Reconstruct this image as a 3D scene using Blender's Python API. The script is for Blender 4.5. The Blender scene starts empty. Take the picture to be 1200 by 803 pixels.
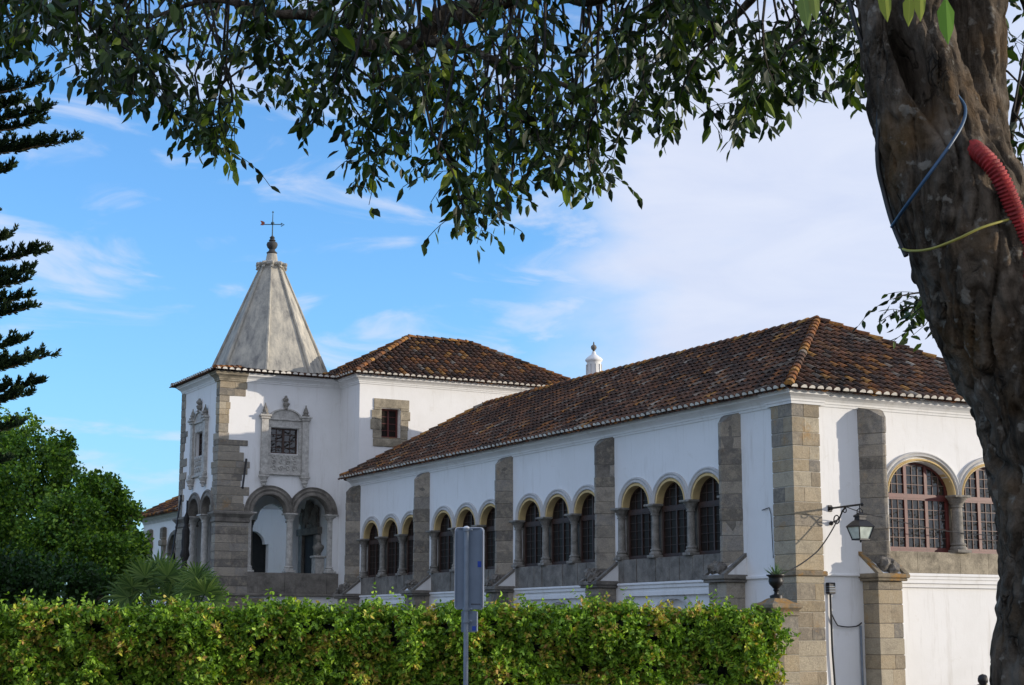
import bpy, bmesh, math, random
from math import sin, cos, pi, radians as R, sqrt, exp
from mathutils import Vector, Matrix, noise as mn
random.seed(7)
sc = bpy.context.scene
COL = sc.collection
# ------------------------------------------------------------ camera, world, sun, exposure
EYE, FPX, PITCH = 1.6, 1954.65, R(9.82)
TH = R(28.5)                                   # heading of the long facade
ORG = Vector((6.01, 35.495, 0))                # outer corner of the gallery
cam = bpy.data.cameras.new('camera'); camo = bpy.data.objects.new('camera', cam); COL.objects.link(camo)
camo.location = (0, 0, EYE); camo.rotation_euler = (pi/2+PITCH, 0, 0)
cam.sensor_width = 36; cam.lens = 36*FPX/1200; cam.clip_end = 3000; cam.clip_start = .05
sc.camera = camo
SUN_AZ, SUN_EL = R(91.5), R(7.6)
to_sun = Vector((sin(SUN_AZ)*cos(SUN_EL), cos(SUN_AZ)*cos(SUN_EL), sin(SUN_EL)))
w = bpy.data.worlds.new('World'); sc.world = w; w.use_nodes = True
nt = w.node_tree; nt.nodes.clear()
def N(t, ty, **k):
    n = t.nodes.new(ty)
    for a, b in k.items():
        if a in ('inputs',):
            for i, v in b.items(): n.inputs[i].default_value = v
        else: setattr(n, a, b)
    return n
def math_node(t, op, a, b=None, clamp=False):
    n = t.nodes.new('ShaderNodeMath'); n.operation = op; n.use_clamp = clamp
    for i, v in enumerate((a, b)):
        if v is None: continue
        if isinstance(v, (int, float)): n.inputs[i].default_value = v
        else: t.links.new(v, n.inputs[i])
    return n.outputs[0]
def mixc(t, fac, a, b, blend='MIX'):
    n = t.nodes.new('ShaderNodeMix'); n.data_type = 'RGBA'; n.blend_type = blend
    for i, v in ((0, fac), (6, a), (7, b)):
        if isinstance(v, (int, float)): n.inputs[i].default_value = v
        elif isinstance(v, tuple): n.inputs[i].default_value = (*v[:3], 1)
        else: t.links.new(v, n.inputs[i])
    return n.outputs[2]
def ramp(t, src, stops, interp='LINEAR'):
    n = t.nodes.new('ShaderNodeValToRGB'); n.color_ramp.interpolation = interp
    e = n.color_ramp.elements
    while len(e) < len(stops): e.new(.5)
    for el, (p, c) in zip(e, stops):
        el.position = p; el.color = (*c, 1) if isinstance(c, tuple) else (c, c, c, 1)
    t.links.new(src, n.inputs[0]); return n.outputs[0]
sky = N(nt, 'ShaderNodeTexSky'); sky.sky_type = 'NISHITA'; sky.sun_disc = False
sky.sun_elevation = SUN_EL; sky.sun_rotation = SUN_AZ; sky.altitude = 300; sky.air_density = 1.0; sky.dust_density = .6; sky.ozone_density = 2.0
hs = N(nt, 'ShaderNodeHueSaturation'); hs.inputs['Saturation'].default_value = 1.0; hs.inputs['Value'].default_value = 1.85
nt.links.new(mixc(nt, 1.0, sky.outputs[0], (.66, 1.0, 1.42), 'MULTIPLY'), hs.inputs['Color'])
tc = N(nt, 'ShaderNodeTexCoord'); mp = N(nt, 'ShaderNodeMapping'); mp.inputs['Scale'].default_value = (1, 1, 3.2); mp.inputs['Rotation'].default_value = (0, R(-7), 0)
mp.inputs['Location'].default_value = (3.1, 1.7, .4)
nt.links.new(tc.outputs['Generated'], mp.inputs[0])
n1 = N(nt, 'ShaderNodeTexNoise', inputs={'Scale': 2.6, 'Detail': 8, 'Roughness': .52, 'Distortion': .5}); nt.links.new(mp.outputs[0], n1.inputs['Vector'])
n2 = N(nt, 'ShaderNodeTexNoise', inputs={'Scale': 9, 'Detail': 6, 'Roughness': .55, 'Distortion': .8}); nt.links.new(mp.outputs[0], n2.inputs['Vector'])
sx = N(nt, 'ShaderNodeSeparateXYZ'); nt.links.new(tc.outputs['Generated'], sx.inputs[0])
# the cloud bank lies to the right (west) and low over the horizon; thin wisps on the left
bank = math_node(nt, 'MULTIPLY_ADD', sx.outputs[0], 2.4); nt.nodes[-1].inputs[2].default_value = .05
bank = math_node(nt, 'MINIMUM', bank, .30)
bank = math_node(nt, 'MAXIMUM', bank, -.08)
bank = math_node(nt, 'MAXIMUM', bank, math_node(nt, 'MULTIPLY', sx.outputs[1], -.75))   # unseen cloud added behind the viewpoint to brighten the shaded walls
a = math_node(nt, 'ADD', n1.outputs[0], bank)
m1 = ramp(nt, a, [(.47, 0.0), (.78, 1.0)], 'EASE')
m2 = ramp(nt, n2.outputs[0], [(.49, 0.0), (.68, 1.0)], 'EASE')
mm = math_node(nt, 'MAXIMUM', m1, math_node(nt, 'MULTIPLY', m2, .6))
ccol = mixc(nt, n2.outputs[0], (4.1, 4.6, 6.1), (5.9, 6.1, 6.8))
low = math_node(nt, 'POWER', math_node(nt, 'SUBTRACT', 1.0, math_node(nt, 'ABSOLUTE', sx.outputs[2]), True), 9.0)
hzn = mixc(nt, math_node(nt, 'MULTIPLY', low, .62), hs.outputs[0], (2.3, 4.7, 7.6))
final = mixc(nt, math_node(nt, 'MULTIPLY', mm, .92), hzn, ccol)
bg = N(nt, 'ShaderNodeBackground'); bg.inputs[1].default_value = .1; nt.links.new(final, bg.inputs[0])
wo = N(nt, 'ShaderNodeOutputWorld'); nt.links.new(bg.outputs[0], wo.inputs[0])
sl = bpy.data.lights.new('sun', 'SUN'); sl.energy = 2.85; sl.angle = R(.6); sl.color = (1, .89, .75)
so = bpy.data.objects.new('sun', sl); COL.objects.link(so); so.rotation_euler = to_sun.to_track_quat('Z', 'Y').to_euler()
sc.view_settings.view_transform = 'Standard'; sc.view_settings.look = 'None'
sc.view_settings.exposure = 0.58; sc.view_settings.gamma = 1

# ------------------------------------------------------------ helpers
def at(px, py, dist):
    """world point seen at photo pixel (px,py) at distance dist along +Y"""
    c, s = cos(PITCH), sin(PITCH)
    d = Vector(((px-600), FPX*c + (py-401.5)*s, FPX*s - (py-401.5)*c))
    return Vector((0, 0, EYE)) + d*(dist/d.y)
def mat(name, rough=.8, metal=0, spec=None):
    m = bpy.data.materials.new(name); m.use_nodes = True
    b = m.node_tree.nodes['Principled BSDF']; b.inputs['Roughness'].default_value = rough; b.inputs['Metallic'].default_value = metal
    if spec is not None: b.inputs['Specular IOR Level'].default_value = spec
    return m, m.node_tree, b
def bump(t, b, h, strength=.4, dist=.02):
    n = t.nodes.new('ShaderNodeBump'); n.inputs['Strength'].default_value = strength; n.inputs['Distance'].default_value = dist
    t.links.new(h, n.inputs['Height']); t.links.new(n.outputs[0], b.inputs['Normal'])
def ocoord(t, scale=(1, 1, 1)):
    c = t.nodes.new('ShaderNodeTexCoord'); m = t.nodes.new('ShaderNodeMapping'); m.inputs['Scale'].default_value = scale
    t.links.new(c.outputs['Object'], m.inputs[0]); return m.outputs[0]
def noise_tex(t, v, scale, detail=5, rough=.55, dist=0):
    n = t.nodes.new('ShaderNodeTexNoise'); n.inputs['Scale'].default_value = scale; n.inputs['Detail'].default_value = detail
    n.inputs['Roughness'].default_value = rough; n.inputs['Distortion'].default_value = dist
    t.links.new(v, n.inputs['Vector']); return n.outputs[0]
def simple(name, col, rough=.7, metal=0, var=.25, scale=6, bstr=.15, spec=None):
    m, t, b = mat(name, rough, metal, spec); v = ocoord(t); n = noise_tex(t, v, scale)
    c = ramp(t, n, [(.3, tuple(x*(1-var) for x in col)), (.7, tuple(min(1, x*(1+var)) for x in col))])
    t.links.new(c, b.inputs['Base Color']); bump(t, b, noise_tex(t, v, scale*5), bstr, .01); return m
def plaster():
    m, t, b = mat('white_plaster', .9, 0, .2); v = ocoord(t)
    big = noise_tex(t, v, .7, 6, .6, .6); st = noise_tex(t, ocoord(t, (2.2, 2.2, .25)), 2.0, 6, .65)
    c = mixc(t, ramp(t, big, [(.45, 0.0), (.75, .55)]), (.80, .795, .78), (.70, .69, .66))
    c = mixc(t, ramp(t, st, [(.55, 0.0), (.74, .6)]), c, (.57, .545, .50))
    c = mixc(t, ramp(t, noise_tex(t, v, 1.9, 8, .75, .8), [(.60, 0.0), (.66, .28)]), c, (.64, .61, .55))
    fine = noise_tex(t, ocoord(t, (7, 7, .5)), 2.0, 5, .7)
    c = mixc(t, ramp(t, fine, [(.60, 0.0), (.72, .30)]), c, (.50, .48, .44))
    t.links.new(c, b.inputs['Base Color'])
    h = math_node(t, 'ADD', noise_tex(t, v, 2.2, 3), math_node(t, 'MULTIPLY', noise_tex(t, v, 30, 4), .25))
    bump(t, b, h, .35, .02); return m
def ashlar(name, c1, c2, mortar, bw=.46, rh=.27, dark=.5, lichen=.0, grey=(.10, .10, .10)):
    m, t, b = mat(name, .92, 0, .2)
    c = t.nodes.new('ShaderNodeTexCoord'); s = t.nodes.new('ShaderNodeSeparateXYZ'); t.links.new(c.outputs['Object'], s.inputs[0])
    obj = c.outputs['Object']
    wob = noise_tex(t, obj, 2.5, 2)
    u = math_node(t, 'ADD', s.outputs[0], s.outputs[1])
    u = math_node(t, 'ADD', u, math_node(t, 'MULTIPLY', wob, .05))
    # uneven course heights
    zz = math_node(t, 'ADD', s.outputs[2], math_node(t, 'MULTIPLY', math_node(t, 'SINE', math_node(t, 'MULTIPLY', s.outputs[2], 4.3)), .07))
    zz = math_node(t, 'ADD', zz, math_node(t, 'MULTIPLY', wob, .02))
    k = t.nodes.new('ShaderNodeCombineXYZ'); t.links.new(u, k.inputs[0]); t.links.new(zz, k.inputs[1])
    br = t.nodes.new('ShaderNodeTexBrick'); t.links.new(k.outputs[0], br.inputs['Vector'])
    br.offset = .37; br.squash = 1.5; br.squash_frequency = 3
    for a_, v_ in (('Scale', 1), ('Brick Width', bw), ('Row Height', rh), ('Mortar Size', .009), ('Mortar Smooth', .3), ('Bias', -.1)): br.inputs[a_].default_value = v_
    br.inputs['Color1'].default_value = (*c1, 1); br.inputs['Color2'].default_value = (*c2, 1); br.inputs['Mortar'].default_value = (*mortar, 1)
    sp = noise_tex(t, obj, 55, 3, .7)
    col = mixc(t, .5, br.outputs['Color'], ramp(t, sp, [(.3, .25), (.7, .8)]), 'OVERLAY')
    big = noise_tex(t, obj, 1.6, 7, .68, .4)
    col = mixc(t, ramp(t, big, [(.46, 0.0), (.68, dark)]), col, grey)
    pale = noise_tex(t, obj, 4.2, 5, .6)
    col = mixc(t, ramp(t, pale, [(.58, 0.0), (.72, .35)]), col, (.42, .40, .35))
    if lichen:
        ln = noise_tex(t, ocoord(t, (1, 1, 1.6)), 1.3, 5, .7)
        col = mixc(t, ramp(t, ln, [(.60, 0.0), (.68, lichen)]), col, (.36, .19, .05))
    t.links.new(col, b.inputs['Base Color'])
    h = math_node(t, 'ADD', math_node(t, 'MULTIPLY', br.outputs['Fac'], -1.2), math_node(t, 'MULTIPLY', noise_tex(t, obj, 16, 6, .7), .8))
    bump(t, b, h, .7, .02); return m
def rock(name, c1, c2, lichen=None, scale=3, bs=.6, la=.5):
    m, t, b = mat(name, .92, 0, .2); v = ocoord(t)
    col = ramp(t, noise_tex(t, v, scale, 8, .7, .3), [(.32, c1), (.68, c2)])
    col = mixc(t, .35, col, ramp(t, noise_tex(t, v, 50, 3, .7), [(.3, .2), (.7, .8)]), 'OVERLAY')
    if lichen: col = mixc(t, ramp(t, noise_tex(t, v, 2.2, 6, .7), [(la, 0.0), (la+.1, .8)]), col, lichen)
    t.links.new(col, b.inputs['Base Color']); bump(t, b, noise_tex(t, v, 14, 7, .7), bs, .02); return m
def attr_mat(name, rough=.7, trans=0, bs=0, spec=.3, sat_noise=0):
    m, t, b = mat(name, rough, 0, spec)
    a = t.nodes.new('ShaderNodeAttribute'); a.attribute_name = 'tint'
    col = a.outputs['Color']
    if sat_noise:
        v = ocoord(t); col = mixc(t, ramp(t, noise_tex(t, v, sat_noise, 6, .7), [(.45, 0.0), (.60, .7)]), col, (.030, .024, .020))
        col = mixc(t, ramp(t, noise_tex(t, v, 21, 3, .6), [(.62, 0.0), (.68, .55)]), col, (.36, .32, .26))
        col = mixc(t, ramp(t, noise_tex(t, v, 3.3, 5, .7), [(.53, 0.0), (.64, .40)]), col, (.15, .070, .03))
    t.links.new(col, b.inputs['Base Color'])
    if bs: bump(t, b, noise_tex(t, ocoord(t), 30, 4), bs, .01)
    if trans:
        tr = t.nodes.new('ShaderNodeBsdfTranslucent'); t.links.new(mixc(t, 1.0, col, (1.0, 1.0, .35), 'MULTIPLY'), tr.inputs[0])
        mx = t.nodes.new('ShaderNodeMixShader'); mx.inputs[0].default_value = trans
        t.links.new(b.outputs[0], mx.inputs[1]); t.links.new(tr.outputs[0], mx.inputs[2])
        t.links.new(mx.outputs[0], t.nodes['Material Output'].inputs[0])
    return m
def tint_stone(name, lichen=.5, dark=.5, grey=(.10, .09, .08)):
    m, t, b = mat(name, .93, 0, .15); v = ocoord(t)
    a = t.nodes.new('ShaderNodeAttribute'); a.attribute_name = 'tint'
    col = mixc(t, .55, a.outputs['Color'], ramp(t, noise_tex(t, v, 48, 4, .75), [(.3, .22), (.7, .82)]), 'OVERLAY')
    col = mixc(t, ramp(t, noise_tex(t, v, 7, 7, .7, .4), [(.47, 0.0), (.62, .45)]), col, (.45, .39, .29))
    col = mixc(t, ramp(t, noise_tex(t, v, 2.6, 8, .75, .6), [(.50, 0.0), (.64, dark)]), col, grey)
    col = mixc(t, ramp(t, noise_tex(t, v, 1.5, 6, .75), [(.58, 0.0), (.68, lichen)]), col, (.38, .21, .06))
    t.links.new(col, b.inputs['Base Color'])
    bump(t, b, math_node(t, 'ADD', noise_tex(t, v, 11, 8, .75), math_node(t, 'MULTIPLY', noise_tex(t, v, 60, 3), .3)), .9, .03); return m
def glass(name, col=(.012, .013, .015), rough=.04, bs=.03, sc_=2.0):
    m, t, b = mat(name, rough, 0, .8 if rough < .2 else .06); b.inputs['Base Color'].default_value = (*col, 1)
    bump(t, b, noise_tex(t, ocoord(t), sc_, 2), bs, .2); return m
def spire_mat():
    m, t, b = mat('weathered_lime', .95, 0, .15); v = ocoord(t)
    st = noise_tex(t, ocoord(t, (3, 3, .45)), 1.3, 8, .66, .3)
    c = ramp(t, st, [(.30, (.18, .175, .165)), (.45, (.34, .325, .285)), (.58, (.46, .43, .36)), (.75, (.60, .55, .45))])
    sp = noise_tex(t, v, 5, 6, .75)
    c = mixc(t, ramp(t, sp, [(.54, 0.0), (.72, .5)]), c, (.15, .15, .145))
    t.links.new(c, b.inputs['Base Color']); bump(t, b, noise_tex(t, v, 12, 6), .5, .02); return m
def bark_mat():
    m, t, b = mat('bark', .95, 0, .15); v = ocoord(t, (1, 1, .22)); v2 = ocoord(t)
    c = ramp(t, noise_tex(t, v, 9, 10, .75, .8), [(.34, (.012, .010, .008)), (.47, (.055, .045, .034)), (.66, (.16, .13, .10))])
    c = mixc(t, ramp(t, noise_tex(t, v2, 5.5, 6, .65), [(.52, 0.0), (.66, .6)]), c, (.20, .175, .145))
    c = mixc(t, ramp(t, noise_tex(t, v2, 2.4, 4, .6), [(.55, 0.0), (.70, .55)]), c, (.15, .085, .03))
    c = mixc(t, ramp(t, noise_tex(t, v2, 17, 4, .55), [(.60, 0.0), (.66, .6)]), c, (.27, .26, .23))
    vo = t.nodes.new('ShaderNodeTexVoronoi'); vo.feature = 'DISTANCE_TO_EDGE'; vo.inputs['Scale'].default_value = 11
    wp = t.nodes.new('ShaderNodeVectorMath'); wp.operation = 'ADD'; t.links.new(v, wp.inputs[0])
    nn = t.nodes.new('ShaderNodeTexNoise'); nn.inputs['Scale'].default_value = 6; nn.inputs['Detail'].default_value = 4; t.links.new(v2, nn.inputs['Vector'])
    sc2 = t.nodes.new('ShaderNodeVectorMath'); sc2.operation = 'SCALE'; sc2.inputs['Scale'].default_value = .22; t.links.new(nn.outputs['Color'], sc2.inputs[0]); t.links.new(sc2.outputs[0], wp.inputs[1])
    t.links.new(wp.outputs[0], vo.inputs['Vector'])
    crack = ramp(t, vo.outputs['Distance'], [(.0, 0.0), (.07, 1.0)])
    msk = ramp(t, noise_tex(t, v2, 3.5, 4, .6), [(.50, 0.0), (.62, .7)])
    crk = math_node(t, 'MULTIPLY', math_node(t, 'SUBTRACT', 1.0, crack), msk)
    c = mixc(t, crk, c, (.010, .008, .006))
    c = mixc(t, 1.0, c, (1.5, 1.45, 1.38), 'MULTIPLY')
    t.links.new(c, b.inputs['Base Color'])
    h = math_node(t, 'ADD', noise_tex(t, v, 16, 9, .78), math_node(t, 'MULTIPLY', noise_tex(t, v2, 60, 5, .7), .35))
    h = math_node(t, 'ADD', h, math_node(t, 'MULTIPLY', crk, -.6))
    bump(t, b, h, 1.0, .045); return m
M = dict(
    plaster=plaster(),
    granite=ashlar('granite_blocks', (.20, .158, .10), (.43, .34, .205), (.42, .36, .26), dark=.5, lichen=.5, grey=(.17, .145, .11)),
    granite_dark=ashlar('granite_dark', (.15, .135, .12), (.28, .25, .21), (.27, .25, .21), bw=.5, rh=.30, dark=.6, lichen=.25, grey=(.085, .078, .07)),
    granite_tower=ashlar('granite_tower', (.15, .13, .105), (.35, .295, .22), (.30, .27, .22), bw=.42, rh=.25, dark=.6, lichen=.25, grey=(.085, .078, .068)),
    stone_warm=tint_stone('stone_warm', .5, .40, (.17, .15, .12)), stone_grey=tint_stone('stone_grey', .25, .5, (.09, .085, .078)), joint=simple('lime_joint', (.40, .37, .31), .95, 0, .2, 8, .3),
    slab=rock('stone_slab', (.10, .092, .08), (.27, .245, .21), scale=2.5),
    slab_light=rock('stone_slab_warm', (.16, .14, .105), (.43, .375, .28), scale=3.5),
    carved=rock('carved_stone', (.09, .08, .07), (.26, .24, .21), (.30, .16, .04), 4, .8, .60),
    cap=rock('lichen_stone', (.13, .11, .08), (.30, .25, .18), (.36, .19, .045), 4, .7, .50),
    column=rock('column_stone', (.13, .12, .105), (.34, .32, .28), scale=5, bs=.4),
    marble=rock('marble', (.30, .285, .26), (.60, .58, .53), scale=7, bs=.4),
    moulding=simple('grey_moulding', (.52, .51, .49), .9, var=.12, scale=3),
    yellow=simple('ochre_band', (.58, .43, .20), .9, var=.15, scale=5),
    frame_dark=simple('dark_wood', (.045, .022, .014), .6, var=.3),
    frame_red=simple('red_wood', (.10, .017, .012), .5, var=.25),
    glass=glass('window_glass', (.022, .017, .014), .38, .05), muntin=simple('pale_muntin', (.16, .10, .08), .6), glass2=glass('old_window_glass', (.02, .019, .018), .08, .12, 5),
    tile=attr_mat('roof_tile', .9, 0, .4, .2, 9), tilebase=simple('tile_bed', (.045, .026, .018), .95, var=.4, scale=8),
    mortar=simple('tile_mortar', (.72, .68, .60), .9), spire=spire_mat(),
    iron=simple('black_iron', (.012, .012, .014), .45, .3), verd=simple('verdigris', (.05, .10, .13), .6, .2), rust=simple('rust_paint', (.32, .075, .03), .7),
    lead=simple('dark_stone', (.05, .05, .048), .8), bark=bark_mat(),
    leaf=attr_mat('leaf', .45, .32, 0, .4), leaf_matt=attr_mat('leaf_matt', .55, .30, 0, .35), needle=attr_mat('needle', .7, .1, 0, .2),
    signback=simple('sign_back', (.17, .22, .29), .45, .3, .12, 3, .05),
    white_edge=simple('white_edge', (.8, .8, .8), .4, 0, .05), pole=simple('galvanised', (.20, .24, .29), .6, .2, .15), sticker=simple('blue_sticker', (.01, .06, .42), .4),
    print=simple('dark_print', (.03, .03, .04), .5),
    hose=simple('red_hose', (.28, .014, .014), .7, 0, .45, 25), wire_blue=simple('blue_wire', (.03, .08, .15), .4), wire_yel=simple('yellow_wire', (.35, .32, .06), .5), cable=simple('black_cable', (.012, .012, .012), .5),
    asphalt=rock('asphalt', (.04, .04, .042), (.07, .07, .07), scale=3), grass=rock('grass_ground', (.02, .045, .012), (.06, .09, .025), scale=.6),
    paving=rock('paving', (.16, .15, .135), (.27, .25, .22), scale=1.2), skin=simple('skin', (.42, .25, .17), .55, 0, .08), hair=simple('hair', (.008, .006, .006), .5), shirt=simple('beige_shirt', (.50, .42, .30), .85), trousers=simple('blue_trousers', (.03, .045, .09), .9),
    twig=simple('twig_bark', (.018, .014, .010), .9),
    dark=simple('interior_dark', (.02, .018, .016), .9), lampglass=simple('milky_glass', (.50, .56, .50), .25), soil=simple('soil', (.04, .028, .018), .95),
)

class Thing:
    """an Empty at the thing's base that parents its parts. frame='b': building axes (x along the short facade, y along the long one)"""
    def __init__(s, name, label, cat, base=(0, 0, 0), group=None, frame='b', rz=0):
        o = bpy.data.objects.new(name, None); COL.objects.link(o); o.empty_display_size = .2
        s.base = Vector(base); s.o = o
        if frame == 'b':
            o.location = ORG + Matrix.Rotation(TH, 3, 'Z') @ s.base; o.rotation_euler = (0, 0, TH)
        else: o.location = s.base; o.rotation_euler = (0, 0, rz)
        o['label'] = label; o['category'] = cat
        if group: o['group'] = group
class MB:
    def __init__(s): s.v = []; s.f = []; s.c = []; s.col = (1, 1, 1)
    def add(s, vs, fs):
        n = len(s.v); s.v += [tuple(p) for p in vs]; s.f += [tuple(n+i for i in f) for f in fs]; s.c += [s.col]*len(vs)
    def quad(s, *p): s.add(p, [tuple(range(len(p)))])
    def box(s, x0, x1, y0, y1, z0, z1, mp=None):
        vs = [(x, y, z) for z in (z0, z1) for y in (y0, y1) for x in (x0, x1)]
        if mp: vs = [mp(*p) for p in vs]
        s.add(vs, [(0, 2, 3, 1), (4, 5, 7, 6), (0, 1, 5, 4), (2, 6, 7, 3), (0, 4, 6, 2), (1, 3, 7, 5)])
    def cbox(s, x0, x1, y0, y1, z0, z1, b=.02, mp=None):
        """box with chamfered horizontal outline and top"""
        vs = []
        for z, k in ((z0, b), (z0+b, 0), (z1-b, 0), (z1, b)):
            vs += [(x0+k, y0+k, z), (x1-k, y0+k, z), (x1-k, y1-k, z), (x0+k, y1-k, z)]
        if mp: vs = [mp(*p) for p in vs]
        f = [(0, 3, 2, 1), (12, 13, 14, 15)]
        for r in range(3):
            for i in range(4): f.append((r*4+i, r*4+(i+1) % 4, r*4+4+(i+1) % 4, r*4+4+i))
        s.add(vs, f)
    def lathe(s, prof, seg=16, c=(0, 0, 0), mod=None, cap=True):
        vs = []; fs = []
        for k, (r, z) in enumerate(prof):
            for i in range(seg):
                a = 2*pi*i/seg; rr = r*(mod(a, k) if mod else 1)
                vs.append((c[0]+rr*cos(a), c[1]+rr*sin(a), c[2]+z))
        for k in range(len(prof)-1):
            for i in range(seg):
                j = (i+1) % seg; fs.append((k*seg+i, k*seg+j, k*seg+seg+j, k*seg+seg+i))
        if cap: fs.append(tuple(reversed(range(seg)))); n = (len(prof)-1)*seg; fs.append(tuple(range(n, n+seg)))
        s.add(vs, fs)
    def tube(s, pts, rad, seg=8, disp=None, cap=True, rings=None):
        pts = [Vector(p) for p in pts]; n = len(pts)
        if not hasattr(rad, '__len__'): rad = [rad]*n
        up = Vector((0, 0, 1)); vs = []; fs = []; x = None
        for i, p in enumerate(pts):
            t = (pts[min(i+1, n-1)]-pts[max(i-1, 0)])
            if t.length < 1e-9: t = Vector((0, 0, 1))
            t.normalize()
            if x is None: x = t.cross(up if abs(t.z) < .9 else Vector((1, 0, 0))).normalized()
            else: x = (x - t*x.dot(t)).normalized()
            y = t.cross(x)
            for k in range(seg):
                a = 2*pi*k/seg; d = x*cos(a)+y*sin(a); q = p+d*rad[i]
                if disp: q = disp(q, d, p, rad[i])
                vs.append(q)
        for i in range(n-1):
            for k in range(seg):
                j = (k+1) % seg; fs.append((i*seg+k, i*seg+j, i*seg+seg+j, i*seg+seg+k))
        if cap: fs.append(tuple(reversed(range(seg)))); fs.append(tuple(range((n-1)*seg, n*seg)))
        s.add(vs, fs)
    def sphere(s, c, r, sx=1, sy=1, sz=1, seg=12, jit=0, seed=0):
        prof = []; vs = []; fs = []; rings = seg//2
        for k in range(rings+1):
            th = pi*k/rings
            for i in range(seg):
                a = 2*pi*i/seg; d = Vector((sin(th)*cos(a), sin(th)*sin(a), -cos(th)))
                rr = r*(1+(jit*mn.noise(d*2.3+Vector((seed, seed*2.1, 0))) if jit else 0))
                vs.append((c[0]+d.x*rr*sx, c[1]+d.y*rr*sy, c[2]+d.z*rr*sz))
        for k in range(rings):
            for i in range(seg):
                j = (i+1) % seg; fs.append((k*seg+i, k*seg+j, k*seg+seg+j, k*seg+seg+i))
        s.add(vs, fs)
    def build(s, name, m, thing=None, parent=None, smooth=False, tint=False, recalc=True, label=None):
        me = bpy.data.meshes.new(name)
        base = thing.base if thing else Vector((0, 0, 0))
        me.from_pydata([tuple(Vector(p)-base) for p in s.v], [], s.f)
        if tint:
            ca = me.color_attributes.new('tint', 'FLOAT_COLOR', 'POINT')
            flat = []
            for c in s.c: flat += [c[0], c[1], c[2], 1]
            ca.data.foreach_set('color', flat)
        if recalc:
            bm = bmesh.new(); bm.from_mesh(me); bmesh.ops.recalc_face_normals(bm, faces=bm.faces); bm.to_mesh(me); bm.free()
        me.materials.append(M[m] if isinstance(m, str) else m)
        if smooth: me.polygons.foreach_set('use_smooth', [True]*len(me.polygons)); me.set_sharp_from_angle(angle=R(50))
        me.update()
        o = bpy.data.objects.new(name, me); COL.objects.link(o)
        if parent: o.parent = parent
        elif thing: o.parent = thing.o
        if label: o['label'] = label
        return o
def tag(o, label=None, cat=None, group=None, kind=None):
    if label: o['label'] = label
    if cat: o['category'] = cat
    if group: o['group'] = group
    if kind: o['kind'] = kind
    return o
WARM = [(.34, .28, .195), (.39, .325, .23), (.30, .25, .18), (.26, .225, .175), (.37, .30, .20), (.22, .20, .17), (.42, .365, .27)]
GREY = [(.26, .235, .195), (.32, .285, .235), (.21, .19, .16), (.28, .26, .23), (.34, .30, .245), (.18, .165, .145)]
def masonry(mb, x0, x1, y0, y1, z0, z1, pal, rnd, ch=(.22, .36)):
    z = z0
    while z < z1-.02:
        h = rnd.uniform(*ch); zt = z+h if z+h < z1-.12 else z1
        j = rnd.uniform(-.006, .006); g = .004
        def blk(a, b, c, d):
            k = rnd.uniform(.82, 1.15); mb.col = tuple(v*k for v in rnd.choice(pal))
            mb.cbox(a, b, c, d, z+g, zt-g, rnd.uniform(.008, .018))
        xs, ys = x0+(x1-x0)*rnd.uniform(.35, .68), y0+(y1-y0)*rnd.uniform(.35, .68)
        a, c = x0-j, y0-j
        if rnd.random() < .30: blk(a, x1+j, c, y1)
        elif rnd.random() < .5: blk(a, xs-g, c, y1); blk(xs+g, x1+j, c+rnd.uniform(-.004, .004), y1)
        else: blk(a, xs-g, c, ys-g); blk(xs+g, x1+j, c+rnd.uniform(-.004, .004), y1); blk(a+rnd.uniform(-.004, .004), xs-g, ys+g, y1)
        z = zt
# facade maps: (s along wall, d outwards, z) -> building axes
LONG = lambda s, d, z: (-d, s, z)                 # long facade, plane x=0
SHORT = lambda s, d, z: (s, -d, z)                # short facade, plane y=0
def mapx(x0): return lambda s, d, z: (x0-d, s, z)
def mapy(y0): return lambda s, d, z: (s, y0-d, z)

def wall(mb, mp, s0, s1, z0, z1, ops=(), depth=.3):
    """ops: dict(a,b,lo, hi) rectangular, or dict(a,b,lo,spring,arcs=[(c,r)])"""
    def top(op, s):
        if 'hi' in op: return op['hi']
        z = op['spring']
        for c, r in op['arcs']:
            if abs(s-c) < r: z = max(z, op['spring']+op.get('ez', 1)*sqrt(max(0, r*r-(s-c)**2)))
        return z
    cuts = {s0, s1}
    for op in ops:
        cuts |= {op['a'], op['b']}
        for c, r in op.get('arcs', ()):
            for i in range(19): cuts.add(c-r*cos(pi*i/18))
    cs = sorted(x for x in cuts if s0-1e-6 <= x <= s1+1e-6)
    for a, b in zip(cs, cs[1:]):
        if b-a < 1e-6: continue
        m = (a+b)/2; op = next((o for o in ops if o['a'] < m < o['b']), None)
        if not op: mb.quad(mp(a, 0, z0), mp(b, 0, z0), mp(b, 0, z1), mp(a, 0, z1)); continue
        if op['lo'] > z0+1e-4:
            mb.quad(mp(a, 0, z0), mp(b, 0, z0), mp(b, 0, op['lo']), mp(a, 0, op['lo']))
            mb.quad(mp(a, 0, op['lo']), mp(b, 0, op['lo']), mp(b, -depth, op['lo']), mp(a, -depth, op['lo']))
        ta, tb = top(op, a), top(op, b)
        mb.quad(mp(a, 0, ta), mp(b, 0, tb), mp(b, 0, z1), mp(a, 0, z1))
        mb.quad(mp(a, 0, ta), mp(b, 0, tb), mp(b, -depth, tb), mp(a, -depth, ta))
    for op in ops:
        for s in (op['a'], op['b']): mb.quad(mp(s, 0, op['lo']), mp(s, -depth, op['lo']), mp(s, -depth, top(op, s)), mp(s, 0, top(op, s)))
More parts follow.
